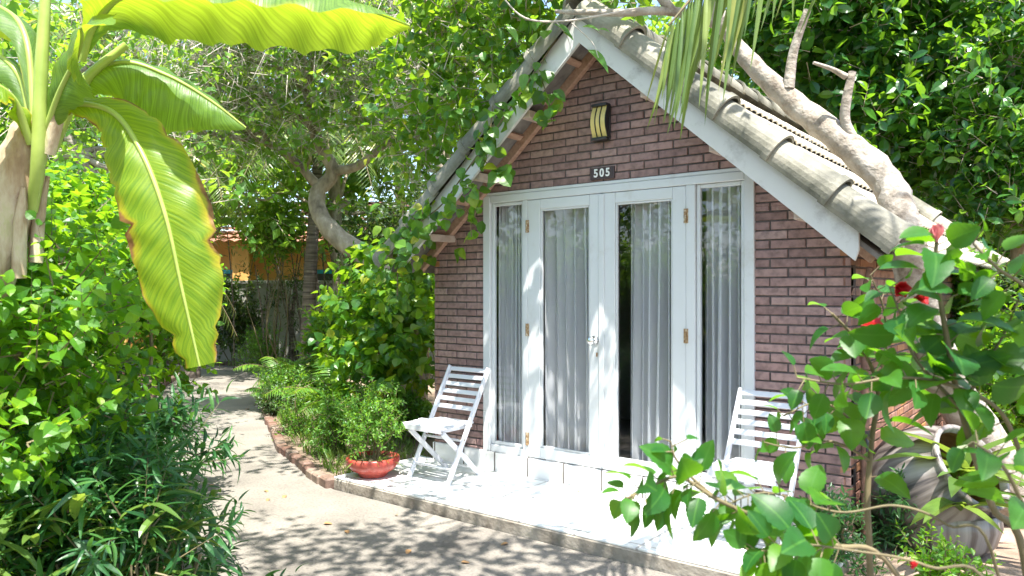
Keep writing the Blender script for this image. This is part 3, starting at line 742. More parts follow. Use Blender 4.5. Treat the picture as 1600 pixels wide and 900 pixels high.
bow(-.060, .060, 0, .03).build('lamp_shade', M['amber'], lamp, fix=True)
for x in (-.021, .019): bow(x - .004, x + .004, .004, .02).build('lamp_strip', M['black'], lamp, fix=True)
bow(.0605, .0665, .002, .05).build('lamp_strip', M['black'], lamp, fix=True)
# number plate
plate = thing('number_plate', 'dark brown house number plate reading 505 above the doors', 'number plate', (0, -.004, 2.28))
g = G(); g.box((0, -.009, 2.322), (.205, .014, .088), bev=.002); g.build('plate', M['plate'], plate, fix=True)
for k, ch in enumerate('505'):
    c = bpy.data.curves.new('digit', 'FONT'); c.body = ch; c.size = .082; c.extrude = .002; c.offset = .0022; c.align_x = 'CENTER'; c.align_y = 'CENTER'
    tmp = bpy.data.objects.new('digit_text', c); C.objects.link(tmp); bpy.context.view_layer.update()
    me = bpy.data.meshes.new_from_object(tmp.evaluated_get(bpy.context.evaluated_depsgraph_get())); bpy.data.objects.remove(tmp)
    me.materials.clear(); me.materials.append(M['white'])
    d = bpy.data.objects.new('digit', me); C.objects.link(d); d.parent = plate
    d.rotation_euler = (math.pi / 2, 0, 0); d.scale = (.92, 1, 1); d.location = (-.050 + k * .050, -.016, .042)
# ------------------------------------------------------------------ folding chairs
def make_chair(loc, label):
    t = thing('folding_chair', label, 'chair', loc, 'white folding chairs on the porch')
    o = np.array(loc, float)
    def part(name, f, bev=.0):
        g = G(); f(g); return g.build(name, M['chair'], t, fix=True)
    W = .205
    foot = np.array([0, -.43, 0.0]); top = np.array([0, .045, .835])      # long member, front foot to back top
    rear = np.array([0, -.03, 0.0]); sfr = np.array([0, -.46, .405])       # short member, rear foot to seat front
    for s in (-1, 1):
        part('back_post', lambda g: g.beam(o + foot + [s * W, 0, 0], o + top + [s * W, 0, 0], .022, .042, (0, 1, 0), bev=.005))
        part('leg', lambda g: g.beam(o + rear + [s * (W - .03), 0, 0], o + sfr + [s * (W - .03), 0, -.02], .022, .040, (0, 1, 0), bev=.005))
        part('seat_rail', lambda g: g.beam(o + [s * (W - .055), -.47, .402], o + [s * (W - .055), -.10, .402], .022, .040, bev=.004))
    d = nrm(top - foot)
    for k in range(6):
        q = foot + (top - foot) * (.985 - k * .068 + 0)
        part('back_slat', lambda g: g.box(o + q + [0, 0, -.01], (2 * W - .022, .012, .036), np.array([[1, 0, 0], [0, d[2], d[1]], [0, -d[1], d[2]]]), bev=.004))
    for k in range(7):
        y = -.475 + k * .058
        part('seat_slat', lambda g: g.box(o + [0, y, .432 - .006 * abs(3 - k) ** .5 + (0.004 if k == 0 else 0)], (2 * W + (.03 if k < 4 else -.05), .049, .018), bev=.005))
    part('seat_front_rail', lambda g: g.box(o + [0, -.497, .41], (2 * W - .02, .016, .045), bev=.004))
    for a_, b_, tt in ((foot, top, .12), (foot, top, .36), (rear, sfr, .16)):
        q = a_ + (b_ - a_) * tt; ww = W - (.03 if a_ is rear else 0)
        part('crossbar', lambda g: g.tube([o + q + [-ww, 0, 0], o + q + [ww, 0, 0]], .010, 8))
    g = G()
    for s in (-1, 1): g.tube([o + [s * (W + .013), -.255, .31], o + [s * (W - .045), -.255, .31]], .006, 8)
    g.build('pivot_bolt', M['rust'], t)
    return t
make_chair((-1.20, -.16, .006), 'white slatted folding chair by the left window, beside the red planter bowl')
make_chair((1.27, -.13, .006), 'white slatted folding chair before the right window, half hidden by hibiscus leaves')

# ------------------------------------------------------------------ red planter bowl and its shrub
bx, by = -1.66, -.74
t = thing('planter_bowl', 'low glossy red planter bowl on the porch corner', 'planter', (bx, by, .004))
M['redglaze'] = noisy('red_glaze', [(.3, (.22, .03, .022)), (.5, (.36, .05, .036)), (.75, (.44, .12, .09))], 6, .38, .1)
g = G(); g.lathe([(0, .004), (.11, .004), (.115, .012), (.12, .03), (.165, .055), (.205, .10), (.212, .135), (.205, .155), (.192, .156), (.188, .13), (.15, .11), (0, .11)], (bx, by, .004), 36)
g.build('bowl', M['redglaze'], t, smooth_=True)
g = G(); g.lathe([(0, .135), (.12, .132), (.188, .122)], (bx, by, .004), 24); g.build('potting_soil', M['soil'], t)
cl = [((bx + dx, by + dy, z), r) for dx, dy, z, r in [(0, 0, .42, .16), (-.12, .05, .48, .13), (.11, -.02, .46, .13), (-.02, .1, .58, .13), (.05, -.1, .34, .13), (-.13, -.06, .33, .12), (.17, .06, .36, .10)]]
ground_plant('potted_shrub', 'small leaved bright green shrub growing in the red bowl', 'shrub', (bx, by, .13), cl, 34, .10, 9, .042, OV1, .5, M['lf_small'], M['stem'], stem_r=.008, leafkw=dict(along=.6, up=.2), stick_r=.0025, stems=7)
g = G(); n = 120; an = rng.uniform(0, 6.28, n); rr = rng.uniform(.02, .17, n)
put_leaves(g, np.c_[bx + np.cos(an) * rr, by + np.sin(an) * rr, np.full(n, .13)], np.c_[np.cos(an) * .9, np.sin(an) * .9, np.full(n, .8)] + rng.normal(0, .3, (n, 3)), np.c_[np.zeros((n, 2)), np.ones(n)], rng.uniform(.05, .13, n), leaf_tpl(3, 'lance', .2, .7), .08)
tag(g.build('bowl_grass', M['grass']), 'fine grass blades spilling over the rim of the red bowl', 'grass', kind='stuff')

# ------------------------------------------------------------------ plants in the bed beside the path
def at(px, py, d): return P(px, py, d)
def onground(px, d, z=-.05): q = P(px, 455, d); q[2] = z; return q
# vine-smothered tree beside the house
b = np.array([-3.42, 1.5, -.06])
t = thing('vine_covered_tree', 'short thick trunk under a dense mound of heart shaped yellow green leaves by the house', 'tree', b)
g = G(); limb(g, [b, b + [.02, 0, .45], b + [-.05, -.05, 1.0], b + [-.15, -.15, 1.7]], .105, .05, 10, 5, .06); 
cl = [(at(*q[:3]), q[3]) for q in [(600, 440, 8.0, .38), (640, 430, 8.2, .34), (655, 500, 8.3, .36), (585, 500, 7.9, .42), (625, 520, 7.8, .40), (560, 545, 7.8, .34), (610, 570, 7.6, .36), (655, 565, 8.0, .32), (545, 500, 8.2, .28), (660, 450, 8.6, .34), (590, 405, 8.4, .26), (630, 600, 7.9, .25), (570, 585, 7.6, .25)]]
for c, r in cl[::2]: limb(g, wander(b + [-.03, -.03, .75], c, 2, .06), .03, .01, 6, 4)
g.build('trunk', M['bark'], t, smooth_=True)
g = G(); S, D = clump_twigs(cl, 26, .25, .9, .45); twig_leaves(g, S, D, np.full(len(S), .22), 7, .125, HT3, .85, along=.4, up=.0, droop=.25, curl=.5); g.build('crown', M['lf_vine'], t)

def fern(name, label, cat, base, n, L, ll, m, elev=1.1, droop=.9, nl=24, ratio=.15, group=None):
    base = np.asarray(base, float)
    t = thing(name, label, cat, base, group)
    for k in range(n):
        az = k * 2.4 + rng.uniform(-.3, .3); l = L * rng.uniform(.75, 1.15)
        g = G(); frond(g, base + [0, 0, .02], az, l, elev * rng.uniform(.7, 1.3), droop * rng.uniform(.8, 1.2), nl, ll, ratio)
        g.build('frond', [m, M['stem']], t)
    return t
def frond(g, p0, az, L, elev, droop, nl, ll, ratio=.1, r0=.008, sweep=.55, hang=.25, start=.12, mi=(0, 1), tpl=LA2, twist=0.0):
    s = np.linspace(0, 1, 14); h = np.array([math.cos(az), math.sin(az), 0.])
    sd = np.array([-math.sin(az), math.cos(az), 0.])
    pts = p0 + np.outer(L * s * (1 - .15 * s), h) + np.outer(elev * L * s - droop * L * s * s, [0, 0, 1.]) + np.outer(twist * L * s * s, sd)
    g.tube(pts, np.linspace(r0, r0 * .25, 14), 5, mi[1], 0, False)
    t = np.linspace(start, 1, nl); B = np.stack([np.interp(t, s, pts[:, k]) for k in range(3)], 1)
    T = nrm(np.stack([np.interp(t, s, np.gradient(pts[:, k])) for k in range(3)], 1))
    ln = ll * (np.sin(np.pi * (t * .82 + .12)) ** .7)
    for sg in (-1, 1):
        X = nrm(np.cross(T, [0, 0, 1.])) * sg
        Dl = X + T * sweep + np.array([0, 0, -hang]) + rng.normal(0, .06, (nl, 3))
        put_leaves(g, B, Dl, np.cross(X, T) * sg + rng.normal(0, .12, (nl, 3)), ln * rng.uniform(.85, 1.1, nl), tpl, ratio, mi[0])

fern('cycad', 'large fern like cycad with arching feathery fronds at the path bend', 'cycad', onground(492, 10.5), 16, 1.0, .26, M['lf_fern'], 1.15, .75, 32, .12)
fern('fern', 'small light green fern beside the kerb under the cycad', 'fern', onground(440, 9.9), 13, .46, .17, M['lf_fern'], 1.0, .8, 22, .15)
fern('fern', 'feathery fern on the grassy bank behind the lawn edge shrub', 'fern', onground(455, 12.0), 12, .95, .22, M['lf_fern'], .9, .8, 24, .13)
fern('areca_palm', 'young bright areca palm with narrow leaflets in the middle of the bed', 'palm', onground(545, 8.4), 11, .95, .26, M['lf_fern'], 1.25, .7, 26, .10)
def bush(px, py0, py1, d, rx, label, per, L, nl, size, tpl, ratio, lm, name='shrub', kw=None, z=-.05, cat='shrub', n=9, **k2):
    b = onground(px, d, z); zt = P(px, py0, d)[2]; zb = P(px, py1, d)[2]
    cl = []
    for i in range(n):
        a_ = rng.uniform(0, 6.28); q = rng.uniform(0, 1) ** .5 * rx * .75; hz = zb + (zt - zb) * (.15 + .8 * (i + .5) / n)
        cl.append((b * [1, 1, 0] + np.array([math.cos(a_) * q, math.sin(a_) * q, hz - .06]), rx * rng.uniform(.28, .48)))
    return ground_plant(name, label, cat, b, cl, per, L, nl, size, tpl, ratio, lm, M['stem'], leafkw=kw or {}, **k2)
bush(480, 585, 700, 8.0, .42, 'fine leaved pale green shrub spilling over the brick kerb', 30, .17, 12, .055, LA2, .34, M['lf_small'])
bush(515, 620, 700, 7.0, .24, 'low pale shrub on a thin bare stem behind the kerb', 26, .13, 10, .05, OV1, .45, M['lf_small'])
bush(452, 575, 640, 9.6, .28, 'bright bush with narrow leaves at the kerb bend', 30, .17, 10, .07, LA2, .3, M['lf_small'])
bush(428, 605, 640, 9.2, .15, 'small dark leaved plant leaning over the kerb', 26, .14, 9, .06, OV1, .4, M['lf_dark'])
bush(580, 600, 690, 7.6, .26, 'yellowish green bush beneath the vine mound', 28, .14, 9, .06, OV1, .5, M['lf_small'])
bush(375, 440, 540, 16.0, .75, 'dark rounded shrub in front of the teal doorway', 34, .3, 9, .13, OV1, .5, M['lf_dark'])
bush(410, 520, 570, 14.6, .5, 'clipped green shrub on the lawn edge', 34, .2, 10, .07, OV1, .4, M['lf_small'])
bush(350, 500, 560, 17.5, .6, 'dark leafy bush at the far end of the lawn', 34, .25, 9, .1, OV1, .5, M['lf_dark'])
bush(530, 470, 580, 10.6, .5, 'broad leaved green shrub between cycad and vine mound', 28, .24, 8, .15, OV2, .4, M['lf_vine'])
bush(650, 610, 700, 7.7, .2, 'little green plant at the foot of the trunk by the house', 24, .12, 7, .07, OV1, .6, M['lf_small'])
# sparse grass and litter at the foot of the bed
g = G(); n = 2600
q = np.stack([rng.uniform(-6, -1.9, n * 4), rng.uniform(-1, 2.5, n * 4)], 1)
lim = np.interp(q[:, 0], [-6.6, -5.3, -4.06, -3.4, -2.66, -2.3, -1.86], [1.6, .85, .12, -.25, -.55, -.72, -.86])
q = q[(q[:, 1] > lim) & (q[:, 1] < lim + 1.1)][:n]; n = len(q)
put_leaves(g, np.c_[q, np.full(n, -.05)], np.c_[rng.normal(0, .5, (n, 2)), np.ones(n)], rand_dir(n), rng.uniform(.04, .14, n), LA2, .14)
tag(g.build('bed_grass', M['grass']), 'thin grass and seedlings along the inside of the brick kerb', 'grass', kind='stuff')

# ------------------------------------------------------------------ hedge on the left of the path
HB = [(-.35, -3.75, .55), (-.9, -3.55, .6), (-1.45, -3.35, .62), (-2.0, -3.1, .62), (-2.6, -2.75, .62), (-3.2, -2.5, .6), (-3.8, -2.25, .6), (-2.4, -3.6, .7), (-3.2, -3.3, .7), (-1.5, -4.0, .7)]
cl = []
for x, y, r in HB:
    for z in ((1.0, 1.45) if y > -3.56 else (.5, 1.0, 1.45)):
        cl.append(((x + rng.normal(0, .12), y + rng.normal(0, .12), z + rng.normal(0, .08)), (r * .62, r * .62, r * .55)))
for q in [(130, 345, 4.7, .24), (95, 360, 4.2, .26), (200, 380, 5.0, .3), (240, 430, 5.3, .3), (60, 400, 3.9, .3), (160, 400, 4.5, .35), (270, 500, 5.5, .28), (20, 430, 3.5, .28), (285, 575, 5.4, .16), (230, 470, 4.9, .3)]: cl.append((at(*q[:3]), q[3]))
ground_plant('hedge_bush', 'tall bush of small bright green leaves filling the left side of the path', 'bush', (-2.0, -3.1, -.13), cl, 88, .26, 11, .068, HT3, .78, M['lf_hedge'], M['stem'], stem_r=.02, up=.5, out=.7, leafkw=dict(along=.45, up=.05, droop=.15, curl=.5), stick_r=.004, stems=16)
t = thing('violet_flower', 'single violet flower above the top of the left bush', 'flower', at(141, 335, 4.6))
g = G(); c = at(141, 328, 4.6); put_leaves(g, np.tile(c, (6, 1)), nrm(np.c_[np.cos(np.arange(6) * 1.05), np.sin(np.arange(6) * 1.05), np.full(6, .4)]), np.tile([0, 0, 1.], (6, 1)), .035, HT3, .8); g.build('petals', M['violet'], t)
g = G(); g.tube([c - [0, 0, .12], c], .003, 5); g.build('stalk', M['stem'], t)
# narrow leaved shrubs at its foot
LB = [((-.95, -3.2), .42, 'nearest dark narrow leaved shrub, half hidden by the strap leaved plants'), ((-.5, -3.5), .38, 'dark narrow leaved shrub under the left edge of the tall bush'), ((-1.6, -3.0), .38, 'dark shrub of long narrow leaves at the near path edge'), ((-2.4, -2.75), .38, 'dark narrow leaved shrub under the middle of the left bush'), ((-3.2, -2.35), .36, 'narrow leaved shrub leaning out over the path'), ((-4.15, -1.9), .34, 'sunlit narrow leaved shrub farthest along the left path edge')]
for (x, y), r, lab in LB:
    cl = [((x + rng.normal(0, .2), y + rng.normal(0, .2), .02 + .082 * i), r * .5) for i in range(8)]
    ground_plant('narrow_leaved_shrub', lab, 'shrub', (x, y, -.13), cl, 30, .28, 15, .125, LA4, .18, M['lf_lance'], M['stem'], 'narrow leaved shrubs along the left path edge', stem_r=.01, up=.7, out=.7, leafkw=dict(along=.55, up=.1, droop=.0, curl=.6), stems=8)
for px, py, d, lab in ((30, 905, 2.55, 'pale strappy plant in the bottom left corner'), (150, 900, 2.75, 'clump of bright strap leaves below the dark shrub'), (245, 915, 2.95, 'small strap leaved clump nearest the concrete path')):
    b = at(px, py, d); b[2] = -.13
    t = thing('strap_leaf_plant', lab, 'plant', b, 'strap leaved plants in the near left corner')
    g = G(); n = 46; an = rng.uniform(0, 6.28, n); zz = rng.uniform(.2, .78, n)
    tp = leaf_tpl(6, 'lance', .3, .75)
    put_leaves(g, np.c_[b[0] + rng.normal(0, .09, n), b[1] + rng.normal(0, .09, n), b[2] + zz], np.c_[np.cos(an), np.sin(an), rng.uniform(.6, 2.0, n)], np.tile([0, 0, 1.], (n, 1)), rng.uniform(.13, .22, n), tp, .18, curl=.3)
    g.build('leaves', M['lf_strap'], t)
    g = G()
    for k in range(9): g.tube([b + [rng.normal(0, .03), rng.normal(0, .03), -.02], b + [rng.normal(0, .09), rng.normal(0, .09), .55]], [.008, .004], 5)
    g.build('stems', M['stem'], t)

# ------------------------------------------------------------------ banana plant
def leaf_blade(g, mid, half, sag, sub=10, mi=0, nx=10, up=(0, 0, 1), torn=0.0, seed=0):
    """banana blade: midrib line, half widths along it, how far each half folds down (0 flat .. 1 hanging)"""
    r = np.random.default_rng(seed); mid = np.asarray(mid, float)
    p, h = smooth(mid, np.asarray(half, float), sub); _, sgL = smooth(mid, np.asarray([s[0] for s in sag], float), sub); _, sgR = smooth(mid, np.asarray([s[1] for s in sag], float), sub)
    m = len(p); T = nrm(np.gradient(p, axis=0)); X = nrm(np.cross(T, np.asarray(up, float))); Z = np.cross(X, T)
    u = np.linspace(-1, 1, 2 * nx + 1); V = []; U = []
    notchL = 1 - torn * np.clip(r.normal(0, 1, m), 0, 2) * .18; notchR = 1 - torn * np.clip(r.normal(0, 1, m), 0, 2) * .18
    for k in range(m):
        for q in u:
            sg = sgL[k] if q < 0 else sgR[k]; ww = h[k] * (notchL[k] if q < 0 else notchR[k])
            aq = abs(q); ang = sg * 1.5 * (.35 + .65 * aq)
            dx = math.cos(ang) * aq * ww; dz = -math.sin(ang) * aq * ww + .10 * ww * math.sin(aq * math.pi) * (1 - sg)
            rip = .012 * ww / .2 * math.sin(k * 1.15 + 5 * aq + (2 if q < 0 else 0)) * aq
            V.append(p[k] + X[k] * math.copysign(dx, q) + Z[k] * (dz + rip)); U.append(((q + 1) / 2, k / (m - 1)))
    w_ = len(u); i = np.arange(w_ - 1)
    F = np.concatenate([np.stack([k * w_ + i, k * w_ + i + 1, (k + 1) * w_ + i + 1, (k + 1) * w_ + i], 1) for k in range(m - 1)])
    g.add(np.array(V), F, mi, np.array(U))
    g.tube(p + Z * .001, np.linspace(.014, .004, m), 7, 1, 0, True)

def banana_mat(name, c1, c2, trans, edge, yel):
    m, t, o, N, L = mat(name)
    uv = N('UVMap'); sp = N('SeparateXYZ'); L(uv.outputs[0], sp.inputs[0])
    a = N('Math'); a.operation = 'SUBTRACT'; L(sp.outputs[0], a.inputs[0]); a.inputs[1].default_value = .5
    b = N('Math'); b.operation = 'ABSOLUTE'; L(a.outputs[0], b.inputs[0])
    mp = N('Mapping'); mp.inputs['Scale'].default_value = (1.2, 60, 1); L(uv.outputs[0], mp.inputs[0])
    # the fine veins run out from the midrib and lean towards the tip
    wv = N('Math'); wv.operation = 'MULTIPLY_ADD'; L(b.outputs[0], wv.inputs[0]); wv.inputs[1].default_value = -.18; L(sp.outputs[1], wv.inputs[2])
    cb = N('CombineXYZ'); L(b.outputs[0], cb.inputs[0]); L(wv.outputs[0], cb.inputs[1])
    mp2 = N('Mapping'); mp2.inputs['Scale'].default_value = (2.0, 150, 1); L(cb.outputs[0], mp2.inputs[0])
    n = N('TexNoise'); n.inputs['Scale'].default_value = 1; n.inputs['Detail'].default_value = 3; L(mp2.outputs[0], n.inputs['Vector'])
    r = ramp(N, [(.38, c1), (.6, c2)]); L(n.outputs['Fac'], r.inputs[0])
    # dead brown margins and blotches
    tc = N('TexCoord'); n2 = N('TexNoise'); n2.inputs['Scale'].default_value = 4.2; n2.inputs['Detail'].default_value = 8; L(tc.outputs['Object'], n2.inputs['Vector'])
    e = N('Math'); e.operation = 'MULTIPLY_ADD'; L(n2.outputs['Fac'], e.inputs[0]); e.inputs[1].default_value = .48; L(b.outputs[0], e.inputs[2])
    re_ = ramp(N, [(edge, (0, 0, 0)), (edge + .03, (1, 1, 1))]); L(e.outputs[0], re_.inputs[0])
    ry = ramp(N, [(edge - .08, (0, 0, 0)), (edge, (1, 1, 1))]); L(e.outputs[0], ry.inputs[0])
    m1 = N('MixRGB'); L(ry.outputs[0], m1.inputs[0]); L(r.outputs[0], m1.inputs[1]); m1.inputs[2].default_value = (*yel, 1)
    n4 = N('TexNoise'); n4.inputs['Scale'].default_value = 25; L(tc.outputs['Object'], n4.inputs['Vector'])
    rb = ramp(N, [(.3, (.10, .04, .012)), (.6, (.36, .2, .06)), (.75, (.55, .42, .25))]); L(n4.outputs['Fac'], rb.inputs[0])
    m2 = N('MixRGB'); L(re_.outputs[0], m2.inputs[0]); L(m1.outputs[0], m2.inputs[1]); L(rb.outputs[0], m2.inputs[2])
    p = N('BsdfPrincipled'); L(m2.outputs[0], p.inputs['Base Color']); p.inputs['Roughness'].default_value = .38; p.inputs['Specular IOR Level'].default_value = .5
    bp = N('Bump'); bp.inputs['Strength'].default_value = .45; bp.inputs['Distance'].default_value = .006; L(n.outputs['Fac'], bp.inputs['Height']); L(bp.outputs[0], p.inputs['Normal'])
    tr = N('BsdfTranslucent'); rt = ramp(N, [(.35, tuple(k * .62 for k in trans)), (.65, trans)]); L(n.outputs['Fac'], rt.inputs[0])
    mt = N('MixRGB'); L(re_.outputs[0], mt.inputs[0]); L(rt.outputs[0], mt.inputs[1]); mt.inputs[2].default_value = (.25, .10, .02, 1); L(mt.outputs[0], tr.inputs[0])
    ms = N('MixShader'); ms.inputs[0].default_value = .5; L(p.outputs[0], ms.inputs[1]); L(tr.outputs[0], ms.inputs[2]); L(ms.outputs[0], o.inputs[0]); return m
M['ban'] = banana_mat('banana_leaf', (.07, .16, .03), (.12, .24, .045), (.46, .62, .025), .80, (.30, .34, .03))
M['ban_y'] = banana_mat('yellowing_banana_leaf', (.11, .23, .012), (.22, .32, .018), (.48, .68, .012), .715, (.42, .34, .02))
M['ban_rib'] = noisy('banana_midrib', [(.3, (.24, .33, .06)), (.7, (.36, .45, .11))], 8, .4)
M['ban_trunk'] = noisy('banana_sheath', [(.25, (.16, .09, .05)), (.42, (.34, .24, .15)), (.55, (.50, .42, .30)), (.68, (.36, .38, .14)), (.8, (.62, .56, .46))], 4.5, .6, .5, 14, stretch=(2.2, 2.2, .7))
bb = at(-190, 900, 2.75); bb[2] = -.14
ban = thing('banana_plant', 'banana plant with big yellow green leaves at the left edge', 'banana plant', bb)
g = G()
tb = [bb, at(-120, 650, 2.75), at(-38, 470, 2.78), at(12, 330, 2.8), at(38, 240, 2.8), at(52, 190, 2.8)]
g.tube(tb, [.13, .12, .10, .088, .075, .055], 18, 0, 6, True, .05)
for k in range(3):   # old torn sheaths
    a_ = k * 1.3; q = at(20 + 6 * k, 330 - 25 * k, 2.8)
    g.tube([q + [.06 * math.cos(a_), .06 * math.sin(a_), -.25], q + [.072 * math.cos(a_), .072 * math.sin(a_), -.05], q + [.10 * math.cos(a_), .10 * math.sin(a_), .08]], [.026, .024, .008], 7, 0, 3)
g.build('trunk', M['ban_trunk'], ban, smooth_=True)
LV = [ # midrib, half widths, sag (left, right), material
 ([(128, 95, 2.80), (150, 35, 2.76), (200, -8, 2.7), (320, -18, 2.62), (450, -10, 2.56), (560, 12, 2.5), (640, 40, 2.46)], [.004, .05, .19, .23, .23, .18, .01], [(.2, .15), (.25, .2), (.35, .45), (.3, .5), (.3, .5), (.25, .45), (.2, .2)], 'ban', .3),
 ([(80, 215, 2.82), (120, 130, 2.84), (190, 98, 2.86), (260, 118, 2.9), (325, 155, 2.94), (384, 200, 2.98)], [.006, .07, .19, .22, .17, .012], [(.2, .3), (.3, .5), (.25, .62), (.3, .68), (.4, .7), (.5, .5)], 'ban', .4),
 ([(72, 205, 2.78), (110, 165, 2.74), (176, 176, 2.70), (222, 240, 2.64), (258, 335, 2.60), (284, 450, 2.60), (312, 572, 2.62)], [.006, .035, .085, .135, .155, .14, .055], [(.2, .2), (.15, .3), (.2, .25), (.12, .16), (.1, .16), (.12, .18), (.2, .2)], 'ban_y', .9),
 ([(66, 225, 2.76), (92, 150, 2.70), (118, 95, 2.62), (128, 60, 2.5), (126, 42, 2.3)], [.006, .08, .15, .15, .03], [(.1, .1), (.1, .1), (.15, .15), (.2, .2), (.3, .3)], 'ban', .6),
 ([(52, 220, 2.82), (30, 120, 2.86), (-30, 75, 2.9), (-120, 70, 2.95), (-260, 110, 3.0)], [.006, .06, .16, .18, .02], [(.2, .2), (.35, .35), (.45, .5), (.5, .5), (.5, .5)], 'ban', .4),
 ([(55, 200, 2.78), (40, 60, 2.85), (0, 12, 2.95), (-80, -5, 3.05), (-220, 20, 3.2)], [.006, .05, .17, .2, .02], [(.2, .2), (.3, .3), (.4, .4), (.5, .5), (.5, .5)], 'ban', .2),
 ([(48, 225, 2.74), (20, 155, 2.66), (-30, 130, 2.55), (-110, 160, 2.45), (-180, 240, 2.4)], [.006, .06, .13, .13, .02], [(.2, .2), (.3, .3), (.4, .4), (.5, .5), (.5, .5)], 'ban_y', .9),
]
BUP = [np.array([0, 0, 1.0]) + FWD * .25, np.array([0, 0, 1.0]) - FWD * .55, np.array([0, 0, .45]) - FWD * 1.0 + RGT * .15, np.array([0, 0, .3]) - FWD, np.array([0, 0, 1.0]) - FWD * .3, np.array([0, 0, 1.0]), np.array([0, 0, .8]) - FWD * .5]
for k, (md, hf, sg, mm, torn) in enumerate(LV):
    g = G(); leaf_blade(g, [at(*q) for q in md], hf, sg, 9, seed=k + 3, torn=torn, up=BUP[k])
    g.build('leaf', [M[mm], M['ban_rib']], ban, smooth_=True)
g = G(); g.tube([at(50, 330, 2.80), at(60, 250, 2.745), at(64, 120, 2.72), at(72, -30, 2.72), at(76, -220, 2.75)], [.02, .026, .024, .018, .012], 10, 0, 5)
g.build('leaf_stalk', M['ban_rib'], ban, smooth_=True)
g = G(); g.tube([at(80, 235, 2.80), at(130, 130, 2.82), at(198, 70, 2.84)], [.022, .020, .014], 9, 0, 5); g.build('leaf_stalk', M['ban_rib'], ban, smooth_=True)
g = G(); g.tube([at(75, 240, 2.76), at(92, 175, 2.74), at(100, 130, 2.72)], [.026, .024, .018], 9, 0, 5); g.build('leaf_stalk', M['ban_trunk'], ban, smooth_=True)
# ------------------------------------------------------------------ trees
def tree(name, label, base, trunk, r0, r1, cl, per, L, nl, size, tpl, ratio, lm, bm_, extra=(), group=None, kw=None, stick=.006, limbr=.035, forks=None, shell=2.2, up=.3, tangle=0, cat='tree', out=.8, rnd=.55):
    base = np.asarray(base, float); t = thing(name, label, cat, base, group)
    g = G(); tr = np.array([base] + [np.asarray(q, float) for q in trunk]); g.tube(tr, np.linspace(r0, r1, len(tr)), 12, 0, 6, True, .05)
    for pts, ra, rb in extra: limb(g, pts, ra, rb, 8, 5)
    anchors = [q for q in (forks if forks is not None else tr[-2:])]
    for c, r in cl:
        c = np.asarray(c, float); an = min(anchors, key=lambda q: np.linalg.norm(np.asarray(q) - c))
        limb(g, wander(an, c, 3, .07), limbr, limbr * .3, 6, 4)
    g.build('trunk', bm_, t, smooth_=True); g = G()
    S, D = clump_twigs(cl, per, up, out, rnd, shell); Ln = L * rng.uniform(.6, 1.3, len(S))
    twig_sticks(g, S, D, Ln, stick, 1)
    if tangle:
        S2, D2 = clump_twigs(cl, tangle, .1, .3, 1.0, 1.6); twig_sticks(g, S2, nrm(D2), rng.uniform(.25, .5, len(S2)), .005, 2)
    twig_leaves(g, S, D, Ln, nl, size, tpl, ratio, **(kw or {})); g.build('crown', [lm, bm_, M['twig']], t)
    return t
A = lambda *L: [(at(*q[:3]), q[3]) for q in L]
# crooked tree beyond the roof's left edge
forks = [at(490, 200, 9.6), at(482, 150, 9.5), at(560, 262, 9.6), at(620, 215, 9.3), at(660, 200, 9.1), at(420, 225, 9.5)]
tr_ = [at(606, 440, 9.4), at(572, 402, 9.45), at(530, 372, 9.5), at(500, 335, 9.6), at(497, 300, 9.7), at(520, 268, 9.7), at(495, 215, 9.6), at(482, 150, 9.5), at(470, 80, 9.4)]
tree('crooked_tree', 'tree with a thick crooked leaning trunk and a tangle of pale twigs', (-4.0, 2.1, -.08), tr_, .16, .05,
     A((320, 90, 8.6, .8), (420, 60, 8.8, .8), (520, 70, 9, .8), (620, 60, 8.6, .75), (360, 190, 9.2, .7), (450, 170, 9.2, .6), (560, 160, 9.2, .7), (640, 150, 8.8, .65), (690, 90, 8.2, .6), (290, 160, 9.0, .6), (660, 262, 9.2, .36), (480, -10, 8.8, .7), (620, -20, 8.4, .7), (350, 0, 8.6, .7)),
     56, .34, 7, .13, OV2, .6, M['lf_tree'], M['bark'], extra=[([at(520, 268, 9.7), at(562, 258, 9.6), at(622, 212, 9.3), at(690, 195, 9.0)], .07, .025), ([at(497, 290, 9.7), at(440, 235, 9.6), at(370, 215, 9.4), at(290, 205, 9.2)], .06, .02), ([at(495, 205, 9.6), at(420, 150, 9.4), at(340, 130, 9.2)], .05, .02)],
     forks=forks, tangle=420, kw=dict(along=.4, up=.1, jit=.5))
# broad canopy of heart leaves hanging over the left verge
tree('verge_tree', 'leafy tree whose heart shaped leaves hang over the left side of the roof', (-2.35, 1.1, -.06), [(-2.4, 1.1, 1.0), (-2.45, 1.0, 2.0), (-2.5, .9, 3.0), (-2.3, .5, 4.0)], .07, .04,
     A((730, 40, 6.2, .42), (680, 100, 6.4, .42), (770, 90, 6.0, .34), (720, 150, 6.2, .36), (800, 30, 5.8, .34), (690, 30, 6.4, .42), (850, -10, 5.7, .3), (740, 190, 6.1, .26), (650, 60, 6.8, .4), (760, -60, 6.0, .5), (870, -70, 5.6, .45), (960, -60, 5.4, .4), (690, 200, 6.5, .32), (660, 250, 6.6, .26), (640, 180, 6.8, .34)),
     32, .28, 6, .11, HT3, .75, M['lf_vine'], M['bark'], forks=[(-2.5, .9, 3.0), (-2.3, .5, 4.0)], kw=dict(along=.35, up=0, droop=.25, curl=.5), tangle=8, limbr=.02)
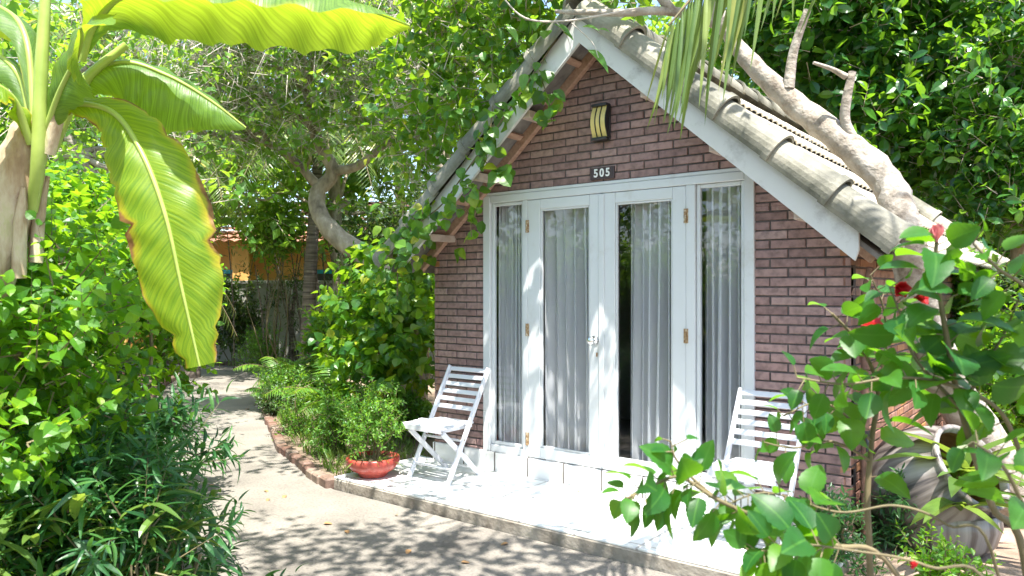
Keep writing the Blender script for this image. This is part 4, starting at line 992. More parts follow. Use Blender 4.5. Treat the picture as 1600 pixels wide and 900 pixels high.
# leaning tree that crosses the roof
lean = [at(1592, 800, 4.95), at(1540, 700, 4.85), at(1482, 600, 4.65), at(1436, 470, 4.35), at(1410, 350, 4.2), at(1384, 284, 4.35), at(1318, 222, 4.5), at(1240, 161, 4.7), at(1165, 90, 4.85), at(1125, 40, 4.9), at(1050, 18, 4.9), at(960, 20, 4.85), at(868, 18, 5.0)]
base = lean[0].copy(); base[2] = -.1
t = thing('leaning_tree', 'pale barked tree leaning across the tiled roof with sawn off stubs', 'tree', base)
g = G(); g.tube([base + [.10, .03, 0]] + lean, [.19, .175, .145, .12, .10, .090, .088, .083, .074, .056, .040, .030, .024, .013], 14, 0, 6, True, .06)
g.tube([at(1232, 138, 4.68), at(1240, 80, 4.66), at(1262, 15, 4.6)], [.036, .028, .022], 9, 0, 4)
g.tube([at(1345, 240, 4.45), at(1322, 195, 4.46), at(1322, 160, 4.44), at(1332, 112, 4.42)], [.040, .030, .028, .022], 9, 0, 4)
g.tube([at(1322, 120, 4.43), at(1300, 108, 4.42), at(1271, 98, 4.40)], [.020, .013, .009], 7, 0, 4)
up1 = [at(1125, 40, 4.9), (.9, -.3, 3.7), (.95, -.7, 4.5), (1.1, -1.1, 5.0)]; up2 = [at(1050, 18, 4.9), (.3, -.6, 3.9), (-.3, -.9, 4.5), (-.9, -1.2, 4.9)]
limb(g, up1, .05, .02, 8); limb(g, up2, .035, .015, 8)
cl = [((.9, -.9, 4.4), .5), ((.2, -.9, 4.4), .5), ((-.5, -1.1, 4.6), .6), ((-1.0, -1.3, 4.9), .6), ((.4, -1.6, 5.0), .6), ((-.3, -.6, 5.1), .5), ((1.2, -.4, 4.2), .5), ((1.1, -2.85, 5.0), .55), ((1.15, -2.8, 4.8), .45), ((1.95, -2.5, 5.1), .5), ((.6, -3.3, 5.1), .55), ((1.4, -2.6, 4.6), .4), ((2.2, -2.5, 5.1), .6), ((-1.6, -1.8, 4.8), .6), (P(985, -35, 5.2), .32), (P(1065, -30, 5.3), .34), (P(920, -50, 5.2), .3)]
for c, r in cl: limb(g, wander(min([np.array(q) for q in up1[1:] + up2[1:]], key=lambda q: np.linalg.norm(q - np.array(c))), c, 2, .08), .014, .006, 6, 4)
g.build('trunk', M['palebark'], t, smooth_=True); g = G()
S, D = clump_twigs(cl, 26, .2, .8, .6); twig_sticks(g, S, D, np.full(len(S), .3), .004, 1); twig_leaves(g, S, D, np.full(len(S), .3), 6, .12, OV2, .6, up=.1)
sp = [at(880, 30, 4.9), at(905, 55, 4.75), at(930, 80, 4.7), at(790, 60, 4.9), at(955, 85, 4.6)]
g.build('crown', [M['lf_tree'], M['twig']], t)
# the thin shoot with a few big leaves in front of the gable
b0 = at(868, 18, 5.0)
g = G(); sh = [at(780, -10, 4.6), at(820, 28, 4.6), at(880, 33, 4.6), at(950, 22, 4.6), at(1000, 12, 4.65)]; g.tube(sh, [.004, .006, .006, .006, .006], 6, 0, 6); g.tube([at(868, 33, 4.6), at(885, 55, 4.6), at(893, 80, 4.6)], [.004, .003, .002], 5, 0, 4); g.tube([at(893, 36, 4.6), at(925, 66, 4.58), at(935, 90, 4.55)], [.004, .003, .002], 5, 0, 4)
lv = [((792, 42), (815, 62), .11), ((866, 38), (905, 52), .12), ((910, 42), (938, 40), .10), ((918, 78), (963, 106), .17), ((880, 50), (900, 58), .08), ((820, 115), (815, 140), .10), ((935, 46), (955, 44), .07)]
Pn = [at(a_[0], a_[1], 4.6) for a_, _, _ in lv]; Dn = [at(b_[0], b_[1], 4.55) - at(a_[0], a_[1], 4.6) for a_, b_, _ in lv]
put_leaves(g, Pn, np.array(Dn), np.tile(-FWD * .5 + [0, 0, .9], (len(lv), 1)), np.array([s for _, _, s in lv]) * 1.1, OV5, .55, 1)
g.build('overhanging_shoot', [M['twig'], M['lf_small']], t)

# creeper over the left verge and under the eaves
cr = thing('creeper', 'green creeper trailing down the left fascia board of the roof', 'creeper', (-1.75, -.45, 1.2))
g2 = G(); Pn = []; Dn = []
pth = [at(870, 60, 5.35), at(810, 150, 5.45), at(765, 215, 5.6), at(730, 265, 5.75), at(690, 320, 5.95), at(655, 350, 6.1), at(625, 400, 6.25), at(620, 470, 6.3)]
pp, _ = smooth(np.array(pth), np.ones(len(pth)), 12); g2.tube(pp, .006, 5)
run2 = [at(860, 170, 5.3), at(800, 230, 5.5), at(772, 300, 5.75), at(735, 360, 5.95), at(700, 420, 6.1)]
for st in ([at(770, 165, 5.5), at(765, 215, 5.5), at(760, 245, 5.5)], [at(845, 120, 5.4), at(858, 160, 5.35), at(862, 190, 5.35)], [at(745, 240, 5.6), at(780, 270, 5.6), at(800, 258, 5.62)], [at(720, 290, 5.75), at(745, 310, 5.75), at(742, 340, 5.78)], [at(700, 320, 5.85), at(730, 330, 5.85), at(737, 370, 5.9)], [at(650, 330, 6.05), at(640, 370, 6.1), at(630, 420, 6.15)], [at(670, 310, 6.0), at(650, 350, 6.0), at(605, 400, 6.2)]):
    q, _ = smooth(np.array(st), np.ones(3), 8); g2.tube(q, .004, 5)
    Pn += list(q[rng.integers(0, len(q), 16)] + rng.normal(0, .03, (16, 3)))
for lo, hi, k, sp_ in ((0, 30, 55, .06), (28, 52, 16, .06), (57, len(pp), 135, .13)):
    ii = rng.integers(lo, min(hi, len(pp)), k); Pn += list(pp[ii] + rng.normal(0, sp_, (k, 3)))
Pn = np.array(Pn); n = len(Pn)
Dn = rng.normal(0, .5, (n, 3)) + [0, -.25, -.5]; g2.build('vine_stem', M['stem'], cr)
g = G(); put_leaves(g, Pn, Dn, np.tile([.25, -.7, .6], (n, 1)) + rng.normal(0, .35, (n, 3)), rng.uniform(.06, .12, n), HT3, .85, curl=.4); g.build('foliage', M['lf_vine'], cr)

# glossy broad leaved trees behind the house, right
tree('broad_leaved_tree', 'dense glossy broad leaved tree rising behind the roof', P(1400, 455, 11.2) * [1, 1, 0] - [0, 0, .1], [P(1400, 420, 11.2), P(1390, 300, 11.2), P(1380, 180, 11.1), P(1370, 60, 11)], .2, .08,
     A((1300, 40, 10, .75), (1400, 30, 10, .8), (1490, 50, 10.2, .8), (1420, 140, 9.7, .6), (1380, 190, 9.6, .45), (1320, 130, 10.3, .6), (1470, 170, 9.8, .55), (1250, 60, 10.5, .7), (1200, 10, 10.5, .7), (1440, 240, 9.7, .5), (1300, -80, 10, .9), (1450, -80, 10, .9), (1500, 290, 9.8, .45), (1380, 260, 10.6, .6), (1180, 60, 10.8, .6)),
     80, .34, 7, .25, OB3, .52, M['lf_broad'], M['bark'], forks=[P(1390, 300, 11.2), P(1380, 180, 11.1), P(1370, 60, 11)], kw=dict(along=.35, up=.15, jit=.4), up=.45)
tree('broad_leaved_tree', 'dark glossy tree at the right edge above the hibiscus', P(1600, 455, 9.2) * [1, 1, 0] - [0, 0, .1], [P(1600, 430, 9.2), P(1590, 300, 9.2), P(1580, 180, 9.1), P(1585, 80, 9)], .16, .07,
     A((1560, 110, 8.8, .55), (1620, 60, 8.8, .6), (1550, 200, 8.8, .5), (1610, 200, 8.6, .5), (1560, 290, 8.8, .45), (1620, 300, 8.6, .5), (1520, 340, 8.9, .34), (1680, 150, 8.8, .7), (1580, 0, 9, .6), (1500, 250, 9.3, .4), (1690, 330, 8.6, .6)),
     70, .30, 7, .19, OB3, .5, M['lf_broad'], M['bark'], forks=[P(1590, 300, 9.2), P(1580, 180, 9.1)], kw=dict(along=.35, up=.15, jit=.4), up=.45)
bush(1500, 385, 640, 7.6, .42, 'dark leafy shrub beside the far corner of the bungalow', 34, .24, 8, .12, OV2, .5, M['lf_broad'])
bush(1590, 430, 640, 7.0, .45, 'dark leaved shrub behind the leaning trunk', 34, .24, 8, .11, OV2, .5, M['lf_dark'])
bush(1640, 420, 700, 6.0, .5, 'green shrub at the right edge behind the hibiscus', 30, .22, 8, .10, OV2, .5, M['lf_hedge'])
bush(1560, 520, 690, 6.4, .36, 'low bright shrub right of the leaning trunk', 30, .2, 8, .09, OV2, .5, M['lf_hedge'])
# background wood
def bigtree(name, label, px, d, zb, zt, rx, seed_n, lm, size, per=36, group='trees behind the garden', bark='bark', tpl=OV1):
    b = P(px, 455, d); b[2] = -.12
    cl = []
    for k in range(seed_n):
        a_ = k * 2.4; q = rx * math.sqrt((k + .5) / seed_n) * .85; z = zb + (zt - zb) * rng.uniform(0, 1) * (1 - .25 * q / rx)
        cl.append((b * [1, 1, 0] + [math.cos(a_) * q, math.sin(a_) * q, z], rx * rng.uniform(.28, .42)))
    top = b * [1, 1, 0] + [0, 0, zb + .6 * (zt - zb)]
    return tree(name, label, b, [b * [1, 1, 0] + [.1, .1, .4 * zb + .3], b * [1, 1, 0] + [-.05, .1, zb], top], .2, .07, cl, per, .55, 8, size, tpl, .6, lm, M[bark], group=group, forks=[b * [1, 1, 0] + [-.05, .1, zb], top], kw=dict(jit=.5), limbr=.05, stick=.008)
BT = [(-60, 9.5, 1.4, 5.0, 2.0, 'lf_tree', 'pale green tree filling the sky behind the banana leaves'), (140, 14, 2.2, 6.0, 2.2, 'lf_tree', 'light leafy tree behind the violet flower'), (330, 20, 4.0, 9, 2.8, 'lf_tree', 'tall tree rising above the red roofed house'),
      (520, 14, 3.0, 8, 2.4, 'lf_tree', 'sunny tree crown behind the crooked trunk'), (700, 15.5, 2.6, 8, 2.8, 'lf_tree', 'tree standing behind the left verge of the roof'), (900, 17, 2.5, 9, 3.2, 'lf_tree', 'tree rising behind the roof ridge'), (1120, 16, 2.5, 9, 3.2, 'lf_tree', 'bright tree showing past the hanging palm leaflets'),
      (1330, 15, 1.5, 8, 2.8, 'lf_broad', 'dark tree deep behind the sawn stubs'), (1560, 14.5, 1.0, 7, 2.8, 'lf_broad', 'dark tree beneath the tiled roof at top right'), (1760, 12, .6, 6, 2.6, 'lf_broad', 'dark tree just beyond the right edge'), (620, 19, 5, 11, 3.4, 'lf_tree', 'tall far tree topping the crooked trunk'), (1300, 18, 5, 11, 3.4, 'lf_broad', 'tall far tree topping the roof at right'), (300, 19, 5, 12, 3.4, 'lf_tree', 'tall far tree topping the banana leaf tip'), (-260, 9, .8, 5, 2.2, 'lf_tree', 'leafy tree just beyond the left edge')]
for px, d, zb, zt, rx, lm, lab in BT: bigtree('background_tree', lab, px, d, zb, zt, rx, 20, M[lm], .25, 30 if lm == 'lf_tree' else 44)
bush(600, 330, 560, 13.0, .9, 'dense dark shrub behind the crooked trunk', 44, .35, 8, .13, OV1, .5, M['lf_dark'], n=12)
bush(680, 300, 560, 12.5, .9, 'dark evergreen bush just left of the house wall', 44, .35, 8, .13, OV1, .5, M['lf_dark'], n=12)
bush(430, 325, 400, 14.0, .55, 'leafy branch hanging across the red roof', 40, .35, 7, .14, OV1, .5, M['lf_tree'], n=9)
# bare pale scrub at the left, above the hedge
tree('bare_tree', 'half bare grey tree with crooked branches behind the banana trunk', P(150, 455, 7.2) * [1, 1, 0] - [0, 0, .1], [P(150, 400, 7.2), P(158, 300, 7.2), P(120, 240, 7.1), P(92, 190, 7.0)], .085, .04,
     A((60, 270, 7.0, .45), (170, 250, 7.2, .5), (250, 260, 7.3, .5), (110, 150, 7.0, .5), (240, 110, 7.2, .55), (280, 320, 7.4, .35), (30, 150, 7, .5), (200, 30, 7.2, .6)),
     40, .32, 6, .10, OV2, .5, M['lf_tree'], M['palebark'], extra=[([P(158, 300, 7.2), P(185, 250, 7.2), P(240, 200, 7.2)], .04, .015), ([P(150, 340, 7.2), P(70, 290, 7.1), P(0, 250, 7)], .04, .015)], tangle=40)

# palms
def palm(name, label, base, height, lean, nf, L, ll, nl=46, ratio=.065, elev=.6, droop=1.0, r=.11, m='lf_palm', az0=0, hang=.5, bark='darkbark', group=None, cat='palm', crown_r=None):
    base = np.asarray(base, float); t = thing(name, label, cat, base, group); top = base + np.array([lean[0], lean[1], height])
    g = G(); pts = [base, base + np.array([lean[0] * .3, lean[1] * .3, height * .45]), top]; p, rr = smooth(np.array(pts), np.array([r * 1.25, r, r * .8]), 26)
    rr = rr * (1 + .07 * (np.arange(len(rr)) % 2)); g.tube(p, rr, 14); g.build('trunk', M[bark], t)
    for k in range(nf):
        g = G(); frond(g, top, az0 + k * 2.4, L * rng.uniform(.85, 1.1), elev * rng.uniform(.4, 1.4), droop * rng.uniform(.8, 1.2), nl, ll, ratio, r0=.02, hang=hang)
        g.build('frond', [M[m], M['stem']], t)
    return t
palm('palm_tree', 'palm with a dark ringed trunk in the shade beyond the bend', onground(479, 13.5, -.1), 4.2, (.1, .2), 14, 2.2, .55, elev=.7)
palm('palm_tree', 'feathery palm spreading fronds above the red roof at left', onground(300, 13.5, -.1), 3.9, (.1, 0), 15, 2.0, .55, elev=.6)
palm('palm_tree', 'palm with drooping fronds behind the bare grey tree', onground(170, 11.0, -.1), 2.3, (-.2, 0), 15, 2.2, .5, elev=.6)
palm('palm_tree', 'tall palm high above the banana leaves at top left', onground(90, 14.0, -.1), 6.5, (.3, 0), 16, 2.8, .7, elev=.4)
# coconut palm over the porch, its frond hanging into view
base = np.array([4.6, -2.6, -.12]); t = thing('coconut_palm', 'coconut palm frond with long leaflets hanging at top before the roof', 'palm', base)
top = np.array([4.0, -2.3, 5.2])
g = G(); p, rr = smooth(np.array([base, [4.5, -2.55, 2.4], top]), np.array([.17, .13, .11]), 26); g.tube(p, rr * (1 + .05 * (np.arange(len(rr)) % 2)), 14); g.build('trunk', M['bark'], t)
def hang_frond(pts, nl, ll, hang=1.6, t0=.1, ends=None):
    g = G(); p, _ = smooth(np.array(pts), np.ones(len(pts)), 10); m = len(p); s = np.linspace(0, 1, m)
    g.tube(p, np.linspace(.022, .004, m), 7, 1)
    q = np.linspace(t0, 1, nl); B = np.stack([np.interp(q, s, p[:, k]) for k in range(3)], 1); T = nrm(np.stack([np.interp(q, s, np.gradient(p[:, k])) for k in range(3)], 1))
    for sg in (-1, 1):
        X = nrm(np.cross(T, [0, 0, 1.])) * sg
        D_ = X * .28 + T * .55 + np.array([0, 0, -hang]) * (1 - .25 * q[:, None]) + rng.normal(0, .10, (nl, 3))
        put_leaves(g, B, D_, -FWD + X * .4 + rng.normal(0, .35, (nl, 3)), ll * np.sin(np.pi * (q * .72 + .22)) ** .6 * rng.uniform(.7, 1.12, nl), leaf_tpl(6, 'lance', .25, .10), .034)
    g.build('frond', [M['lf_palm'], M['stem']], t)
hang_frond([top, P(1500, -320, 3.4), P(1300, -275, 3.3), P(1185, -160, 3.2), P(1100, -30, 3.15), P(1045, 40, 3.12)], 44, .84)
for az, el in ((.4, .4), (1.3, .6), (-.6, .5), (-1.6, .4), (-2.3, .7), (2.2, .9)):
    g = G(); frond(g, top, az, 2.3, el, .9, 50, .6, .06, r0=.02, hang=.6); g.build('frond', [M['lf_palm'], M['stem']], t)

# bamboo stalks in the shade behind
for k, (px, d, n, lab) in enumerate(((450, 15.2, 18, 'clump of thin dark bamboo stalks left of the ringed palm trunk'), (560, 14.2, 26, 'clump of thin dark bamboo stalks right of the ringed palm trunk'), (640, 13.6, 18, 'thin bamboo stalks close to the house corner'))):
    b = onground(px, d, -.1); t = thing('bamboo_clump', lab, 'bamboo', b, 'bamboo clumps in front of the garden wall'); g = G(); S = []; D = []
    for j in range(n):
        q = b + np.append(rng.normal(0, .42, 2), -.02); h = rng.uniform(1.8, 3.0); e = q + np.append(rng.normal(0, .25, 2), h); limb(g, [q, (q + e) / 2 + np.append(rng.normal(0, .05, 2), 0), e], .022, .010, 6, 3)
        for m_ in range(5): S.append(q + (e - q) * rng.uniform(.45, 1)); D.append(nrm(rng.normal(0, 1, 3) + [0, 0, .3]))
    g.build('stalks', M['darkbark'], t); g = G(); S = np.array(S); D = np.array(D); twig_leaves(g, S, D, np.full(len(S), .4), 8, .15, LA2, .16, droop=.3); g.build('foliage', M['lf_dark'], t)

# trees and bushes on the far side of the path, behind the camera: they stand in the window reflections and shade the path
def worldtree(label, x, y, zb, zt, rx, n, lm, size=.15, per=26):
    b = np.array([x, y, -.14]); cl = []
    for k in range(n):
        a_ = k * 2.4; q = rx * math.sqrt((k + .5) / n) * .9; cl.append(((x + math.cos(a_) * q, y + math.sin(a_) * q, zb + (zt - zb) * rng.uniform(0, 1)), rx * rng.uniform(.28, .42)))
    return tree('garden_tree', label, b, [b + [.1, 0, .5 * zb], b + [0, .1, zb], b + [0, 0, .6 * zb + .5 * zt]], .13, .05, cl, per, .4, 6, size, OV1, .55, lm, M['bark'], group='trees across the path', forks=[b + [0, .1, zb], b + [0, 0, .6 * zb + .5 * zt]], stick=.006)
worldtree('dense tree across the path mirrored in the panes', -3.5, -7.0, 1.2, 5.0, 2.2, 12, M['lf_broad'], .18, 44)
worldtree('dark tree mirrored in the right hand panes', -.3, -8.0, 1.0, 5.5, 2.3, 12, M['lf_broad'], .18, 44)
worldtree('leafy tree standing behind the photographer', 3.0, -8.5, 1.2, 5.5, 2.3, 12, M['lf_broad'], .18, 44)
worldtree('tree across the path behind the hedge bush', -7.0, -4.5, 1.6, 5.5, 2.2, 12, M['lf_tree'], .16, 30)
0 and worldtree('slender tree leaning its crown over the path', -4.3, -2.9, 3.7, 5.0, 1.0, 6, M['lf_tree'], .13, 22)

# ------------------------------------------------------------------ urn and plants beside the right wall
def rot_to(axis):
    z = nrm(axis); x = nrm(np.cross([0, 0, 1.], z)); y = np.cross(z, x); return np.stack([x, y, z], 1)
M['glaze'] = None
m, t_, o, N, L = mat('streaked_purple_glaze')
uv = N('UVMap'); sp = N('SeparateXYZ'); L(uv.outputs[0], sp.inputs[0]); mp = N('Mapping'); mp.inputs['Scale'].default_value = (26, 1.3, 1); L(uv.outputs[0], mp.inputs[0])
n1 = N('TexNoise'); n1.inputs['Scale'].default_value = 1; n1.inputs['Detail'].default_value = 5; L(mp.outputs[0], n1.inputs['Vector'])
r = ramp(N, [(.36, (.035, .03, .03)), (.43, (.13, .11, .10)), (.56, (.255, .235, .22)), (.75, (.37, .345, .32))]); L(n1.outputs['Fac'], r.inputs[0])
p = N('BsdfPrincipled'); L(r.outputs[0], p.inputs['Base Color']); p.inputs['Roughness'].default_value = .35; L(p.outputs[0], o.inputs[0]); M['glaze'] = m
M['clayin'] = noisy('urn_clay_inside', [(.3, (.20, .10, .05)), (.7, (.38, .26, .12))], 8, .8, .3)
uc = at(1448, 762, 4.55); uc[2] = .27
ax = nrm(-FWD * .72 + RGT * .38 + np.array([0, 0, .55]))
t = thing('tipped_urn', 'big tipped over glazed urn with dark streaks, used as a planter', 'urn', (uc[0], uc[1], -.06))
g = G(); g.lathe([(0, -.36), (.14, -.355), (.22, -.31), (.32, -.16), (.36, .0), (.345, .13), (.30, .235), (.245, .29), (.262, .315), (.262, .335), (.238, .338), (.225, .30)], uc, 44, rot_to(ax)); g.build('body', M['glaze'], t, smooth_=True)
g = G(); g.lathe([(.225, .30), (.28, .22), (.325, .12), (.335, 0), (.30, -.15), (.2, -.29), (0, -.33)], uc, 44, rot_to(ax)); g.build('inside', M['clayin'], t, smooth_=True)
q = at(1500, 815, 4.25); q[2] = .02
t2 = thing('broken_pot', 'broken curved glazed shard propped below the urn mouth', 'pot', (q[0], q[1], -.06))
g = G(); n_ = 20; th = np.linspace(-1.15, 1.15, n_); V = []; prof = [(.20, -.10), (.27, -.02), (.30, .08), (.29, .16), (.275, .165), (.285, .08), (.255, -.02), (.19, -.09)]
Rz = math.atan2(-FWD[1], -FWD[0]) - .15
for rr_, zz in prof: V.append(np.stack([q[0] + rr_ * np.cos(th + Rz) - .22 * math.cos(Rz), q[1] + rr_ * np.sin(th + Rz) - .22 * math.sin(Rz), np.full(n_, q[2] + zz)], 1))
i = np.arange(n_ - 1); k_ = len(prof); F = np.concatenate([np.stack([k * n_ + i, k * n_ + i + 1, ((k + 1) % k_) * n_ + i + 1, ((k + 1) % k_) * n_ + i], 1) for k in range(k_)])
g.add(np.concatenate(V), F, 0, np.tile(np.c_[np.linspace(0, .4, n_), np.full(n_, .5)], (k_, 1))); g.build('shard', M['glaze'], t2, smooth_=True)
def strap_plant(label, b, n, L0, spread, ratio=.13, dirs=None, m='lf_strap', dr=.8, face=None):
    b = np.asarray(b, float); t = thing('spider_plant', label, 'plant', b); g = G(); an = rng.uniform(0, 6.28, n)
    Dn = np.c_[np.cos(an) * spread, np.sin(an) * spread, rng.uniform(.5, 1.3, n)] + (face if face is not None else 0)
    put_leaves(g, b + rng.normal(0, .025, (n, 3)), Dn, np.tile([0, 0, 1.], (n, 1)), L0 * rng.uniform(.6, 1.1, n), leaf_tpl(8, 'lance', .3, dr), ratio); g.build('leaves', M[m], t); return t
strap_plant('bright strap leaved plant arching out of the urn mouth', uc + ax * .25 + [0, 0, -.06], 14, .52, .8, .24, face=-FWD * .6 - RGT * .15 + np.array([0, 0, .5]))
strap_plant('strap leaved plant with broad drooping leaves below the urn mouth', at(1500, 800, 4.2), 11, .36, .9, .24, face=-FWD * .3)
bush(1395, 735, 850, 4.5, .20, 'low grey green plant with tiny violet flowers against the corner', 30, .12, 10, .075, LA2, .2, M['lf_lance'], n=8)
bush(1310, 775, 880, 4.15, .22, 'low weedy plant at the end of the porch', 26, .12, 9, .06, LA2, .28, M['lf_lance'], n=8)
bush(1460, 850, 900, 3.6, .2, 'small ground plant in the sandy soil', 20, .1, 8, .05, OV1, .5, M['lf_hedge'], n=6)

# ------------------------------------------------------------------ hibiscus in the foreground
hb = PZ(1600, 1250, -.1); hb = at(1640, 1150, 1.75); hb[2] = -.1
hib = thing('hibiscus_shrub', 'hibiscus shrub with large blurred leaves and red flowers in the right foreground', 'shrub', hb)
HS = [
 ([hb, at(1605, 900, 1.75), at(1550, 790, 1.74), at(1502, 640, 1.72), at(1478, 520, 1.7), at(1463, 420, 1.7), at(1464, 365, 1.7)], .013, 17, .11, .45),
 ([hb, at(1390, 1000, 2.0), at(1357, 820, 2.0), at(1362, 690, 2.0), at(1372, 610, 2.0), at(1345, 540, 1.98), at(1300, 490, 1.95)], .013, 15, .10, .5),
 ([hb, at(1420, 930, 1.7), at(1300, 850, 1.66), at(1200, 815, 1.63), at(1120, 780, 1.6), at(1060, 745, 1.6), at(1010, 765, 1.6), at(975, 780, 1.6)], .009, 22, .088, .25),
 ([at(1120, 780, 1.6), at(1080, 745, 1.6), at(1055, 715, 1.6), at(1048, 690, 1.6)], .005, 6, .05, .3),
 ([at(1600, 720, 1.75), at(1560, 640, 1.72), at(1480, 600, 1.7), at(1400, 590, 1.7), at(1320, 600, 1.72), at(1245, 590, 1.75)], .007, 17, .095, .15),
 ([at(1640, 720, 1.7), at(1640, 560, 1.65), at(1610, 460, 1.62), at(1560, 420, 1.62), at(1520, 380, 1.64)], .008, 13, .10, .1),
 ([hb, at(1560, 960, 1.5), at(1450, 885, 1.5), at(1330, 860, 1.5), at(1230, 850, 1.52), at(1180, 870, 1.54)], .005, 22, .085, .1),
 ([hb, at(1560, 900, 1.6), at(1480, 820, 1.62), at(1400, 790, 1.64), at(1310, 800, 1.66), at(1200, 770, 1.68), at(1130, 790, 1.7)], .005, 20, .085, .1),
 ([at(1620, 850, 1.55), at(1590, 770, 1.52), at(1560, 720, 1.52), at(1520, 690, 1.52)], .007, 9, .09, .2),
 ([at(1362, 690, 2.0), at(1310, 640, 1.96), at(1270, 630, 1.93), at(1225, 650, 1.9)], .005, 11, .08, .1),
 ([at(1362, 720, 2.0), at(1300, 690, 1.95), at(1240, 700, 1.9), at(1190, 690, 1.88)], .005, 9, .075, .1),
 ([at(1372, 610, 2.0), at(1385, 540, 1.98), at(1380, 480, 1.95), at(1360, 430, 1.93)], .006, 11, .09, .3),
 ([at(1502, 640, 1.72), at(1430, 560, 1.74), at(1410, 500, 1.75), at(1390, 450, 1.76)], .006, 11, .10, .3),
 ([at(1502, 640, 1.72), at(1540, 570, 1.72), at(1570, 520, 1.72), at(1590, 470, 1.7)], .006, 11, .10, .2),
]
g2 = G(); g = G()
HI = 0
for pts, r0, nl, sz, upv in HS:
    p, rr = smooth(np.array(pts), np.linspace(r0 * .78, r0 * .3, len(pts)), 8); g2.tube(p, rr, 7)
    m_ = len(p); lo = {0: .50, 1: .42, 2: .5, 5: .15, 6: .62, 7: .66}.get(HI, .15); HI += 1
    nl = int(nl * (1.25 if p[-1] @ RGT < P(1260, 455, 1.7) @ RGT and pts[-1][2] < 1.1 else 1.55)); t_ = np.linspace(lo, 1, nl); s = np.linspace(0, 1, m_); B = np.stack([np.interp(t_, s, p[:, k]) for k in range(3)], 1); T = nrm(np.stack([np.interp(t_, s, np.gradient(p[:, k])) for k in range(3)], 1))
    X = nrm(np.cross(T, [.1, .2, .95])); Y = np.cross(T, X); a_ = np.arange(nl) * 2.4 + rng.uniform(0, 6)
    R_ = np.cos(a_)[:, None] * X + np.sin(a_)[:, None] * Y
    Dl = nrm(R_ + T * .35 + [0, 0, upv * .3 - .12]); pet = .02 + .02 * rng.uniform(0, 1, nl)
    for k in range(nl): g2.tube([B[k], B[k] + Dl[k] * pet[k]], [.0016, .0012], 5, 0, 0, False)
    U_ = np.tile([0, 0, .75], (nl, 1)) - FWD * .35 + rng.normal(0, .45, (nl, 3))
    put_leaves(g, B + Dl * pet[:, None], Dl + [0, 0, -.18] + rng.normal(0, .18, (nl, 3)), U_, sz * rng.uniform(.7, 1.18, nl) * (1 - .45 * (t_ - lo) ** 2 / (1 - lo) ** 2), HT6, .72, curl=.5)
g2.build('stems', M['stem'], hib, smooth_=True); g.build('foliage', M['lf_hib'], hib, smooth_=True)
def bloom(c, d, s, mname, n=5, nm='flower', openn=.7):
    g = G(); d = nrm(d); X = nrm(np.cross(d, [.2, .3, .9])); Y = np.cross(d, X); k = np.arange(n) * 2 * np.pi / n
    R_ = np.cos(k)[:, None] * X + np.sin(k)[:, None] * Y
    put_leaves(g, np.tile(c, (n, 1)), R_ * openn + d, np.tile(d, (n, 1)) - R_ * .4, s, leaf_tpl(4, 'obov', .3, .2), .75); g.tube([c, c + d * s * .9], [.003, .002], 5)
    g.build(nm, M[mname], hib)
bloom(at(1345, 508, 1.85), RGT * .9 - FWD * .2, .05, 'petal', openn=.25); bloom(at(1400, 445, 1.8), np.array([0, 0, -.4]) - FWD, .04, 'petal', openn=.4); bloom(at(1428, 465, 1.8), RGT - FWD, .035, 'petal', openn=.4)
bloom(at(1464, 378, 1.69), np.array([0, 0, 1.0]), .042, 'pinkbud', openn=.08, nm='bud'); bloom(at(1425, 888, 1.5), np.array([.3, 0, 1.0]), .018, 'petal', openn=.3, nm='bud')

# ------------------------------------------------------------------ house, wall and roof in the background
def W(cx, d, z): return CAM * [1, 1, 0] + RGT * cx + FWD * d + np.array([0, 0, z])
bh = thing('background_house', 'orange plastered house under a red tiled roof behind the trees', 'house', W(-6.0, 21, -.12))
Rw = np.stack([RGT, FWD, [0, 0, 1.]], 1)
g = G(); g.box(W(-6.2, 21.5, 1.4), (13.0, 5.0, 3.1), Rw); g.build('wall', M['orange'], bh)
g = G()
for s in (0, 1):
    nrow, ncol = 12, 120
    for r_ in range(nrow):
        z0, z1 = 2.6 + 1.4 * r_ / nrow, 2.6 + 1.4 * (r_ + 1.15) / nrow; d0 = 18.0 + 3.6 * r_ / nrow; d1 = 18.0 + 3.6 * (r_ + 1.15) / nrow
        if s: d0, d1 = 43.2 - d0 - .0, 43.2 - d1
        cx = np.linspace(-13.6, 1.2, ncol); lift = .05 * np.abs(np.sin(np.arange(ncol) * np.pi / 2))
        V = np.concatenate([[W(x, d0, z0 + .05 + l) for x, l in zip(cx, lift)], [W(x, d1, z1 + l * .5) for x, l in zip(cx, lift)]])
        i = np.arange(ncol - 1); g.add(V, np.stack([i, i + 1, ncol + i + 1, ncol + i], 1))
g.build('roof', M['redtile'], bh)
for cx in (-12.4, -9.6, -6.6, -3.4, -.6):
    g = G(); g.box(W(cx, 18.5, 1.3), (.42, .42, 2.85), Rw, bev=.02); g.build('pillar', M['orange'], bh, fix=True)
for cx in (-11, -7.6, -4.6, -2.0):
    g = G(); g.box(W(cx, 18.98, 1.25), (1.3, .06, 1.5), Rw); g.build('window', M['teal'], bh)
    g = G(); g.box(W(cx, 18.93, 1.25), (1.1, .05, 1.3), Rw); g.build('pane', M['dark'], bh)
g = G(); g.box(W(-7.4, 18.2, .55), (.9, .08, 1.1), Rw); g.box(W(-7.4, 18.2, 1.2), (1.0, .12, .12), Rw); g.build('teal_gate', M['teal'], bh)
gw = W(-3.4, 16.2, 0); g = G(); g.box(W(-3.4, 16.2, .75), (6.4, .16, 1.75), Rw, bev=.01); g.box(W(-3.4, 16.2, 1.65), (6.5, .24, .08), Rw, bev=.01)
tag(g.build('garden_wall', M['render'], fix=True), 'plain grey garden wall behind the bamboo stalks', 'wall')
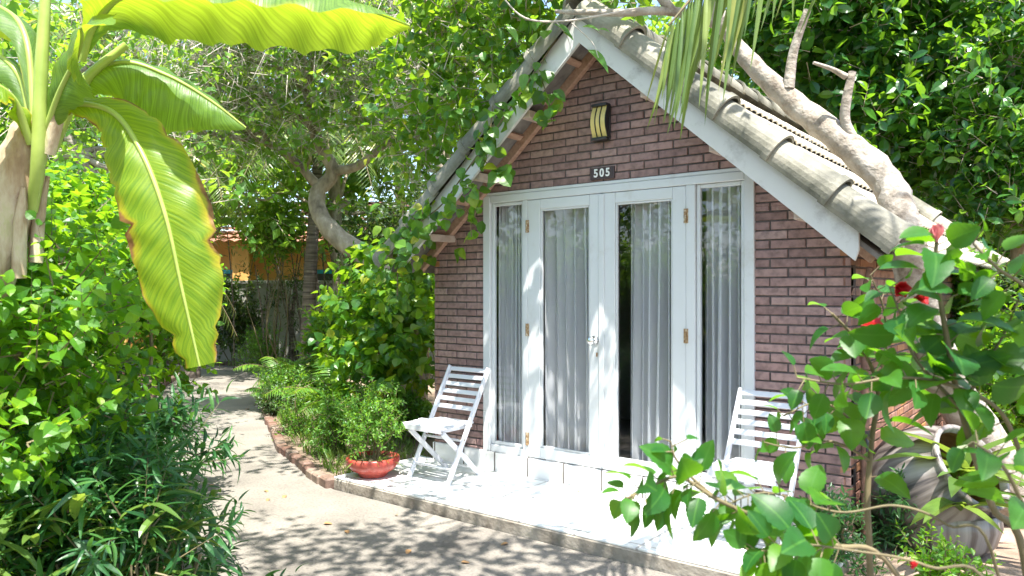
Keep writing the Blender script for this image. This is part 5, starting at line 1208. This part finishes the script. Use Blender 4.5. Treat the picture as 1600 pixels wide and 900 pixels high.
# neighbouring roof, top right
nb = thing('neighbour_house', 'grey tiled roof of a taller house at the top right corner', 'house', W(11.6, 15, -.12))
g = G(); g.box(W(12.6, 17, 2.4), (7, 5, 5.0), Rw); g.build('wall', M['render'], nb)
g = G()
for r_ in range(14):
    z0, z1 = 4.85 + 2.4 * r_ / 14, 4.85 + 2.4 * (r_ + 1.15) / 14; d0, d1 = 14.0 + 3.0 * r_ / 14, 14.0 + 3.0 * (r_ + 1.15) / 14; ncol = 70
    cx = np.linspace(8.6, 16.5, ncol); lift = .05 * np.abs(np.sin(np.arange(ncol) * np.pi / 2)); V = np.concatenate([[W(x, d0, z0 + .06 + l) for x, l in zip(cx, lift)], [W(x, d1, z1 + l * .5) for x, l in zip(cx, lift)]])
    i = np.arange(ncol - 1); g.add(V, np.stack([i, i + 1, ncol + i + 1, ncol + i], 1))
g.build('roof', M['tile'], nb)

# fallen leaves on the porch and path
lf = [(PZ(905, 735 + 35, .006), .05), (PZ(990, 775, .006), .05), (PZ(783, 790, .006), .045), (PZ(1170, 800, .006), .05), (PZ(640, 860, -.088), .06), (PZ(420, 780, -.088), .05), (PZ(540, 830, -.088), .05), (PZ(720, 880, -.088), .06), (PZ(385, 640, -.088), .07)]
lf += [(np.array([rng.uniform(-3.5, 1.2), 0, -.088]), rng.uniform(.03, .07)) for _ in range(9)]
for q, s in lf[9:]: q[1] = np.interp(q[0], [-3.5, -1.9, 1.2], [-.5, -1.05, -1.05]) - abs(rng.normal(0, .55)) - .05
M['dry'] = leafmat('dry_leaf', [(0, (.28, .14, .06)), (1, (.42, .26, .12))], (.3, .15, .05), .2, .6)
for k, (q, s) in enumerate(lf):
    g = G(); put_leaves(g, [q + [0, 0, .006]], nrm(np.array([[rng.normal(), rng.normal(), .05]])), np.array([[0, 0, 1.]]), s, HT3, .6)
    tag(g.build('fallen_leaf', M['dry'], origin=q), 'dry brown leaf lying on the ' + ('white porch tiles' if k < 4 else 'concrete path'), 'leaf', 'fallen leaves on the ' + ('porch' if k < 4 else 'path'))
